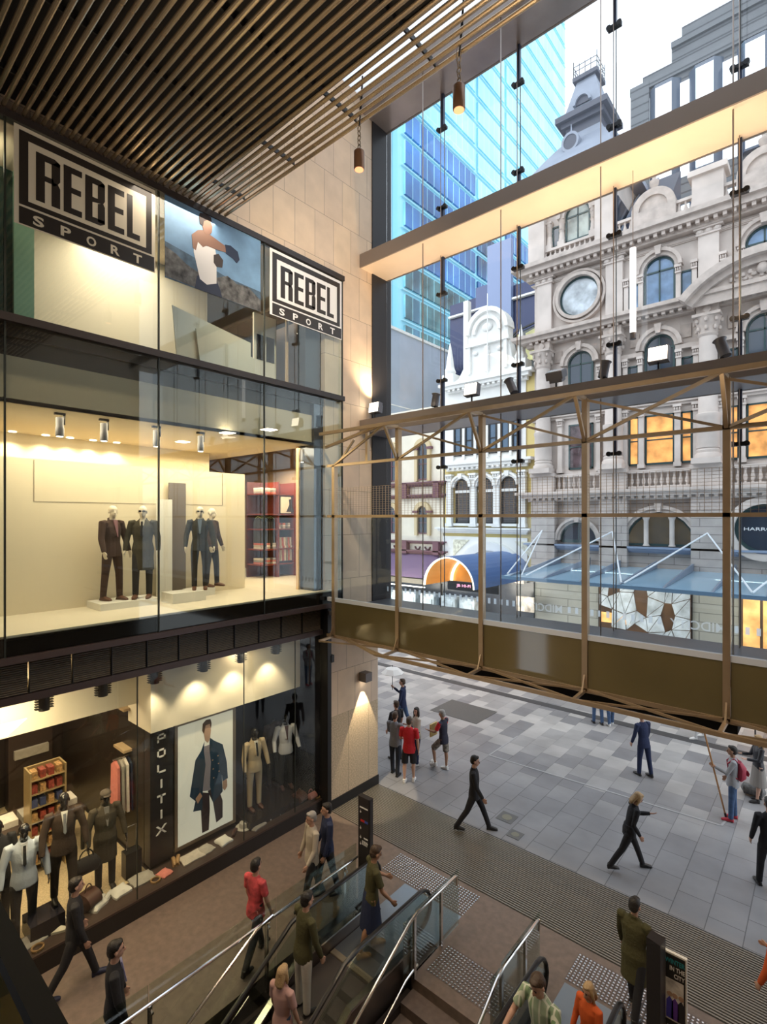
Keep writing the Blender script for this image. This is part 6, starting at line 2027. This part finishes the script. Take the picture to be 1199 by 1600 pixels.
part(b, 'black_patches', BLK, t, smooth=True)
# umbrella walker
r, inf = fig(P, 'person in a navy jacket and blue jeans walking under a pale umbrella', P, G(630, 1140), 115, 1.76, SKIN, BRH, 0, 'jacket', sleeve=2, topm=NAVC, botm=JEAN, shoe=BSH, tl=(18, 4), tr=(-16, 14), ar=(40, 95))
p, e, w_, d = inf['arms'][1]
c = wp(inf, w_ + d * .08)
t = thing('umbrella', 'small pale umbrella held up by the person in the navy jacket', 'umbrella', c)
b = MB()
ang = [q * 2 * PI / 8 for q in range(8)]
top = c + Vector((0, 0, .68))
V = [top] + [top + Vector((.24 * math.cos(a), .24 * math.sin(a), -.06)) for a in ang] + [top + Vector((.40 * math.cos(a), .40 * math.sin(a), -.2)) for a in ang]
V += [v - Vector((0, 0, .012)) for v in V]
Fs = []
for o in (0, 17):
    for j in range(8):
        j2 = (j + 1) % 8
        Fs += [(o, o + 1 + j, o + 1 + j2), (o + 1 + j, o + 9 + j, o + 9 + j2, o + 1 + j2)]
Fs += [(9 + j, 9 + (j + 1) % 8, 26 + (j + 1) % 8, 26 + j) for j in range(8)]
b.add(V, Fs)
part(b, 'canopy', M('umbrella_white', (.85, .85, .84), .7), t)
part(MB().tube([c - Vector((0, 0, .12)), top + Vector((0, 0, .06))], .01, 6), 'shaft', BLK, t)
# walkers on the street
fig(P, 'person in a black suit striding across the matting edge', P, G(742, 1297), -62, 1.78, SKIN, BH, 0, 'jacket', sleeve=2, topm=BLKC, botm=BLKC, shoe=BSH, tl=(24, 3), tr=(-22, 12), al=(-12, 12), ar=(14, 20), nod=6)
fig(P, 'person in a dark top with pale shoulder bag walking mid street', P, G(1007, 1212), 60, 1.76, SKIN, BRH, 0, 'jacket', sleeve=2, topm=NAVC, botm=NAVC, shoe=BSH, tl=(5, 2), tr=(-8, 4), lean=6, nod=10)
fig(P, 'blond person in a dark jacket taking a long stride on the paving', P, G(984, 1358), -55, 1.66, SKIN, BLH, .12, 'jacket', sleeve=2, topm=BLKC, botm=BLKC, shoe=BSH, tl=(24, 4), tr=(-26, 10), al=(30, 70), ar=(-20, 50), lean=14, nod=14, fem=True)
r, inf = fig(P, 'person in a grey hoodie and blue jeans with a red backpack', P, G(1146, 1281), 100, 1.76, SKN2, BH, 0, 'hoodie', sleeve=2, topm=M('light_grey_marl', (.32, .33, .35), .9, bump=(25, .4)), botm=JEAN, shoe=RSH, tl=(4, 2), tr=(-3, 0), al=(28, 80), ar=(5, 20))
m = MB()
u_ = inf['up']
m.tube([u_(0, -.14, .06), u_(0, -.17, .14), u_(0, -.18, .34), u_(0, -.13, .47)], [.12, .15, .15, .10], 12, ry=[.05, .10, .09, .04], side=(1, 0, 0))
for q in (-1, 1):
    m.tube([u_(q * .09, -.12, .46), u_(q * .11, -.02, .56), u_(q * .11, .11, .42), u_(q * .12, .08, .2), u_(q * .12, -.1, .1)], .016, 6)
m.tube([u_(0, -.25, .2), u_(0, -.265, .26), u_(0, -.25, .3)], [.08, .09, .07], 8, ry=.02)
m.v = [wp(inf, v) for v in m.v]
solo(m, 'backpack', 'dark red backpack worn by the person in the grey hoodie', 'backpack', M('crimson_nylon', (.35, .03, .06), .6), smooth=True)
p, e, w_, d = inf['arms'][-1]
hnd = wp(inf, w_ + d * .06)
ft = Vector(G(1136, 1279))
top = hnd + (hnd - ft).normalized() * 1.05
t = thing('sign_pole', 'long wooden pole held upright by the person with the red backpack', 'pole', ft)
part(MB().tube([ft, top], .02, 8), 'shaft', M('varnished_wood', (.5, .25, .1), .5), t, smooth=True)
part(MB().tube([ft, ft + (top - ft) * .06], .026, 8), 'black_grip', BLK, t)
part(MB().tube([top, top + (top - ft).normalized() * .22], .035, 8).ball(top + Vector((0, 0, .3)), .09, .03, .12, 8, 6), 'wrapped_head', M('green_wrap', (.2, .3, .15), .7), t)
r, inf = fig(P, 'long-haired blond person in a black leather jacket and grey skirt', P, G(1186, 1252), 118, 1.68, SKIN, BLH, .3, 'leather_jacket', sleeve=2, topm=M('black_leather', (.02, .022, .03), .35, bump=(20, .4)), bottom='skirt', botm=M('grey_skirt', (.30, .28, .26), .9), shoe=BSH, tl=(6, 2), tr=(-4, 0), al=(20, 70), ar=(20, 75), fem=True)
c = Vector(G(1178, 1243))
b = MB().tube([c + Vector((-.25, 0, .12)), c + Vector((-.2, 0, .15)), c + Vector((.2, 0, .15)), c + Vector((.26, 0, .12))], [.05, .16, .16, .05], 12, ry=[.04, .14, .14, .04])
solo(b, 'holdall', 'black and white patterned bag on the paving by the long-haired blond person', 'bag', M('pattern_bag', (.12, .12, .12), .5, noise=(9, .9)), smooth=True)
c = Vector(G(1181, 1238))
t = thing('placard', 'black placard on a pole standing at the right edge of the street', 'placard', c)
part(MB().tube([c, c + Vector((0, 0, 2.35))], .018, 6), 'pole', BLK, t)
part(MB().box(c.x - .35, c.x + .25, c.y - .02, c.y + .02, c.z + 2.05, c.z + 2.5), 'board', BLK, t)
part(MB().box(c.x - .25, c.x + .15, c.y - .024, c.y - .02, c.z + 2.3, c.z + 2.34).box(c.x - .25, c.x + .1, c.y - .024, c.y - .02, c.z + 2.18, c.z + 2.21), 'white_lines', SGW, t)
fig(P, 'person in jeans whose legs show below the bronze frame, left one', P, G(935, 1131), 40, 1.75, SKIN, BH, 0, 'jacket', topm=BLKC, botm=JEAN, shoe=BSH, tl=(6, 2), tr=(-6, 2))
fig(P, 'person in pale trousers whose legs show below the bronze frame, right one', P, G(955, 1133), 50, 1.7, SKIN, BRH, 0, 'jacket', topm=GRYC, botm=JEAN, shoe=WSH, tl=(-6, 2), tr=(6, 2))
fig(P, 'person whose white shoes show under the right end of the bronze frame', P, G(1092, 1153), 130, 1.7, SKIN, BRH, 0, 'jacket', topm=BLKC, botm=M('white_cotton', (.6, .6, .6), .9), shoe=WSH, tl=(12, 2), tr=(-12, 8))
fig(P, 'person in black cut by the right edge of the frame', P, G(1203, 1390), 30, 1.78, SKIN, BH, 0, 'jacket', topm=BLKC, botm=BLKC, shoe=BSH, tl=(10, 2), tr=(-10, 6))
fig(P, 'person in an orange red jumper at the lower right edge', P, G(1222, 1640), 60, 1.7, SKIN, BRH, 0, 'jumper', topm=OCL, botm=BLKC, shoe=BSH, ar=(25, 50))
# inside the mall
fig(P, 'person in a long olive coat walking over the matting', P, G(992, 1582), -10, 1.68, SKIN, BH, 0, 'coat', topm=OLIV, botm=BLKC, shoe=BSH, coat=True, tl=(14, 3), tr=(-12, 8), al=(12, 8), nod=10)
fig(P, 'person in a green plaid shirt and khaki trousers on the right escalator', P, (-2.62, 6.0, -.03), 170, 1.8, SKIN, BRH, 0, 'plaid_shirt', sleeve=1, topm=PLAID, botm=KHA, shoe=BSH, al=(30, 30), ar=(26, 25), ab=18, lean=10, nod=16, tl=(6, 4), tr=(-4, 2))
fig(P, 'person in a bright orange red top behind the plaid shirt', P, (-2.28, 6.55, 0), 160, 1.4, SKIN, BLH, .15, 'jumper', topm=OCL, botm=BLKC, shoe=BSH, fem=True, nod=10)
fig(P, 'person in an olive t-shirt and navy skirt stepping off the left escalator', P, (-5.78, 6.35, .01), -30, 1.74, SKN2, BRH, 0, 'shirt', sleeve=1, topm=OLIV, bottom='skirt', botm=NAVC, shoe=TAN, tl=(10, 6), tr=(-12, 6), al=(20, 40), ar=(15, 25), lean=6, nod=12)
fig(P, 'person in a dark olive jacket riding lower on the left escalator', P, (-5.85, 4.95, -.03), -10, 1.72, SKIN, BH, 0, 'jacket', topm=OLIV, botm=CRMC, shoe=BSH, al=(15, 30), lean=5)
fig(P, 'person in blue jeans on the lower steps of the left escalator', P, (-5.5, 4.3, -.25), 10, 1.5, SKIN, BLH, .1, 'shirt', sleeve=1, topm=M('pink_cloth', (.5, .3, .27), .9), botm=JEAN, shoe=BSH, fem=True)
fig(P, 'person in a cream and grey top walking by the right end of the menswear window', P, G(488, 1410), 160, 1.72, SKIN, GH, 0, 'jumper', topm=M('oat_cloth', (.45, .40, .33), .9, bump=(20, .4)), botm=BLKC, shoe=BSH, tl=(16, 4), tr=(-14, 8), al=(10, 25), nod=5)
fig(P, 'person in navy with a backpack walking close beside the cream jumper', P, G(512, 1395), 150, 1.74, SKIN, BH, 0, 'jacket', topm=NAVC, botm=BLKC, shoe=BSH, tl=(-12, 4), tr=(14, 4))
r, inf = fig(P, 'person in a red and white top and dark trousers beside the glass balustrade', P, G(400, 1500), 10, 1.68, SKIN, BH, 0, 'top', sleeve=1, topm=M('red_white_cloth', (.5, .07, .08), .9, noise=(6, .7)), botm=BLKC, shoe=BSH, tl=(20, 4), tr=(-20, 10), fem=True)
fig(P, 'person in black striding at the left below the suited mannequins', P, G(118, 1546), -15, 1.75, SKIN, BH, 0, 'jacket', topm=BLKC, botm=BLKC, shoe=M('navy_shoe', (.02, .025, .06), .5), tl=(22, 4), tr=(-22, 10))
fig(P, 'person in black with lilac collar cut by the bottom edge of the frame', P, G(180, 1680), -20, 1.74, SKIN, BH, 0, 'jacket', topm=BLKC, botm=BLKC, shoe=BSH, tl=(10, 3), tr=(-10, 5), inner=M('lilac_cloth', (.3, .3, .5), .8))

# ---- mannequins
MC = M('mannequin_cream', (.78, .70, .58), .4)
MK = M('mannequin_black', (.015, .014, .016), .08, coat=.5)
q = 'mannequin'
UC = M('umber_wool', (.055, .03, .025), .9, bump=(40, .3))
OC = M('dark_olive_wool', (.05, .045, .03), .9, bump=(40, .3))
SLT = M('slate_wool', (.035, .038, .04), .9, bump=(40, .3))
BRB = M('brown_boot', (.12, .05, .03), .5)
fig(q, 'cream mannequin in umber blazer looking right, leftmost in the upper window', q, (-10.9, W(176, 900, X=-10.9).y, 5.56), -70, 1.90, MC, None, 0, 'blazer', topm=UC, botm=UC, shoe=BRB, tl=(6, 4), tr=(-6, 2), man=True, inner=M('print_plum', (.25, .12, .15), .7), ab=12, turn=-20)
fig(q, 'cream mannequin in olive overcoat with sunglasses and tie in the upper window', q, (-10.75, W(224, 900, X=-10.75).y, 5.56), -125, 1.90, MC, None, 0, 'overcoat', topm=OC, botm=BLKC, shoe=BRB, coat=True, man=True, glasses=True, inner=CREAM, tie=BLKC, tl=(0, 0), tr=(10, 6), ab=14)
fig(q, 'cream mannequin in dark button jacket and sunglasses on the low plinth', q, (-10.5, W(313, 900, X=-10.5).y, 5.64), -120, 1.82, MC, None, 0, 'jacket', topm=SLT, botm=BLKC, shoe=BRB, man=True, glasses=True, inner=M('blue_shirt', (.15, .2, .28), .8), ab=13)
fig(q, 'cream mannequin in dark blazer seen from the side behind the jacket mannequin', q, (-11.0, W(331, 900, X=-11.0).y, 5.6), -60, 1.84, MC, None, 0, 'blazer', topm=UC, botm=BLKC, shoe=BRB, man=True, ab=10, tl=(8, 6), tr=(-4, 0))
fig(q, 'glossy black mannequin in pale blue blazer and dark tie at the left window end', q, (-10.05, W(38, 1400, X=-10.05).y, .3), -100, 1.88, MK, None, 0, 'blazer', topm=M('pale_blue_linen', (.50, .56, .68), .9, bump=(40, .3)), botm=BLKC, shoe=BSH, man=True, inner=M('white_shirt', (.7, .72, .8), .8), tie=BLKC, ab=16, tl=(-6, 0), tr=(8, 2))
fig(q, 'glossy black mannequin in brown three piece suit standing on a black cube', q, (-9.93, W(100, 1400, X=-9.93).y, .62), -100, 1.90, MK, None, 0, 'suit_jacket', topm=M('brown_suiting', (.06, .038, .028), .9, bump=(40, .3)), botm=M('dark_brown_suiting', (.03, .02, .015), .9), shoe=BSH, man=True, inner=OFF, tie=GRYC, ab=16, tl=(10, 2), tr=(-10, 0))
r, inf = fig(q, 'black mannequin in grey knitted hat and khaki overcoat carrying a bag', q, (-10.25, W(165, 1390, X=-10.25).y, .28), -95, 1.84, MK, None, 0, 'overcoat', topm=M('khaki_wool', (.065, .052, .036), .9, bump=(40, .3)), botm=BLKC, shoe=BSH, coat=True, man=True, inner=M('striped_knit', (.2, .19, .18), .8), cap=M('grey_knit', (.10, .08, .065), .95, bump=(60, .8)), ab=16)
c = wp(inf, (.32, .08, .78))
b = MB().tube([c + Vector((0, -.22, -.16)), c + Vector((0, -.16, -.18)), c + Vector((0, .16, -.18)), c + Vector((0, .22, -.16))], [.08, .14, .14, .08], 12)
b.tube([c + Vector((0, .12 * math.cos(a), -.06 + .16 * math.sin(a))) for a in [PI * k_ / 6 for k_ in range(7)]], .012, 6)
solo(b, 'holdall', 'dark weekend bag in the hand of the mannequin in the knitted hat', 'bag', BLKC, smooth=True)
fig(q, 'dark mannequin partly cut off at the far left window end', q, (-10.6, W(-4, 1400, X=-10.6).y, .28), -90, 1.84, MK, None, 0, 'blazer', topm=BLKC, botm=BLKC, shoe=BSH, man=True)
fig(q, 'glossy black mannequin in beige suit right of the light box poster', q, (-10.1, W(398, 1200, X=-10.1).y, .5), -95, 1.85, MK, None, 0, 'suit_jacket', topm=M('beige_suiting', (.52, .42, .28), .9, bump=(40, .3)), botm=M('beige_suiting', (.52, .42, .28), .9), shoe=BRN, man=True, inner=OFF, tie=BLKC, ab=14)
fig(q, 'glossy black mannequin in white shirt and brown waistcoat', q, (-10.3, W(447, 1200, X=-10.3).y, .5), -110, 1.82, MK, None, 0, 'shirt', topm=M('white_shirt', (.7, .72, .8), .8), botm=BLKC, shoe=BRN, man=True, inner=M('brown_waistcoat', (.09, .04, .03), .9), ab=16, al=(0, 35), ar=(0, 30))
fig(q, 'mannequin in a brown jacket turned away behind the beige suit', q, (-10.6, W(428, 1200, X=-10.6).y, .5), 85, 1.84, MK, None, 0, 'jacket', topm=M('brown_suiting', (.06, .038, .028), .9, bump=(40, .3)), botm=BLKC, shoe=BSH, man=True, headless=True, ab=5)
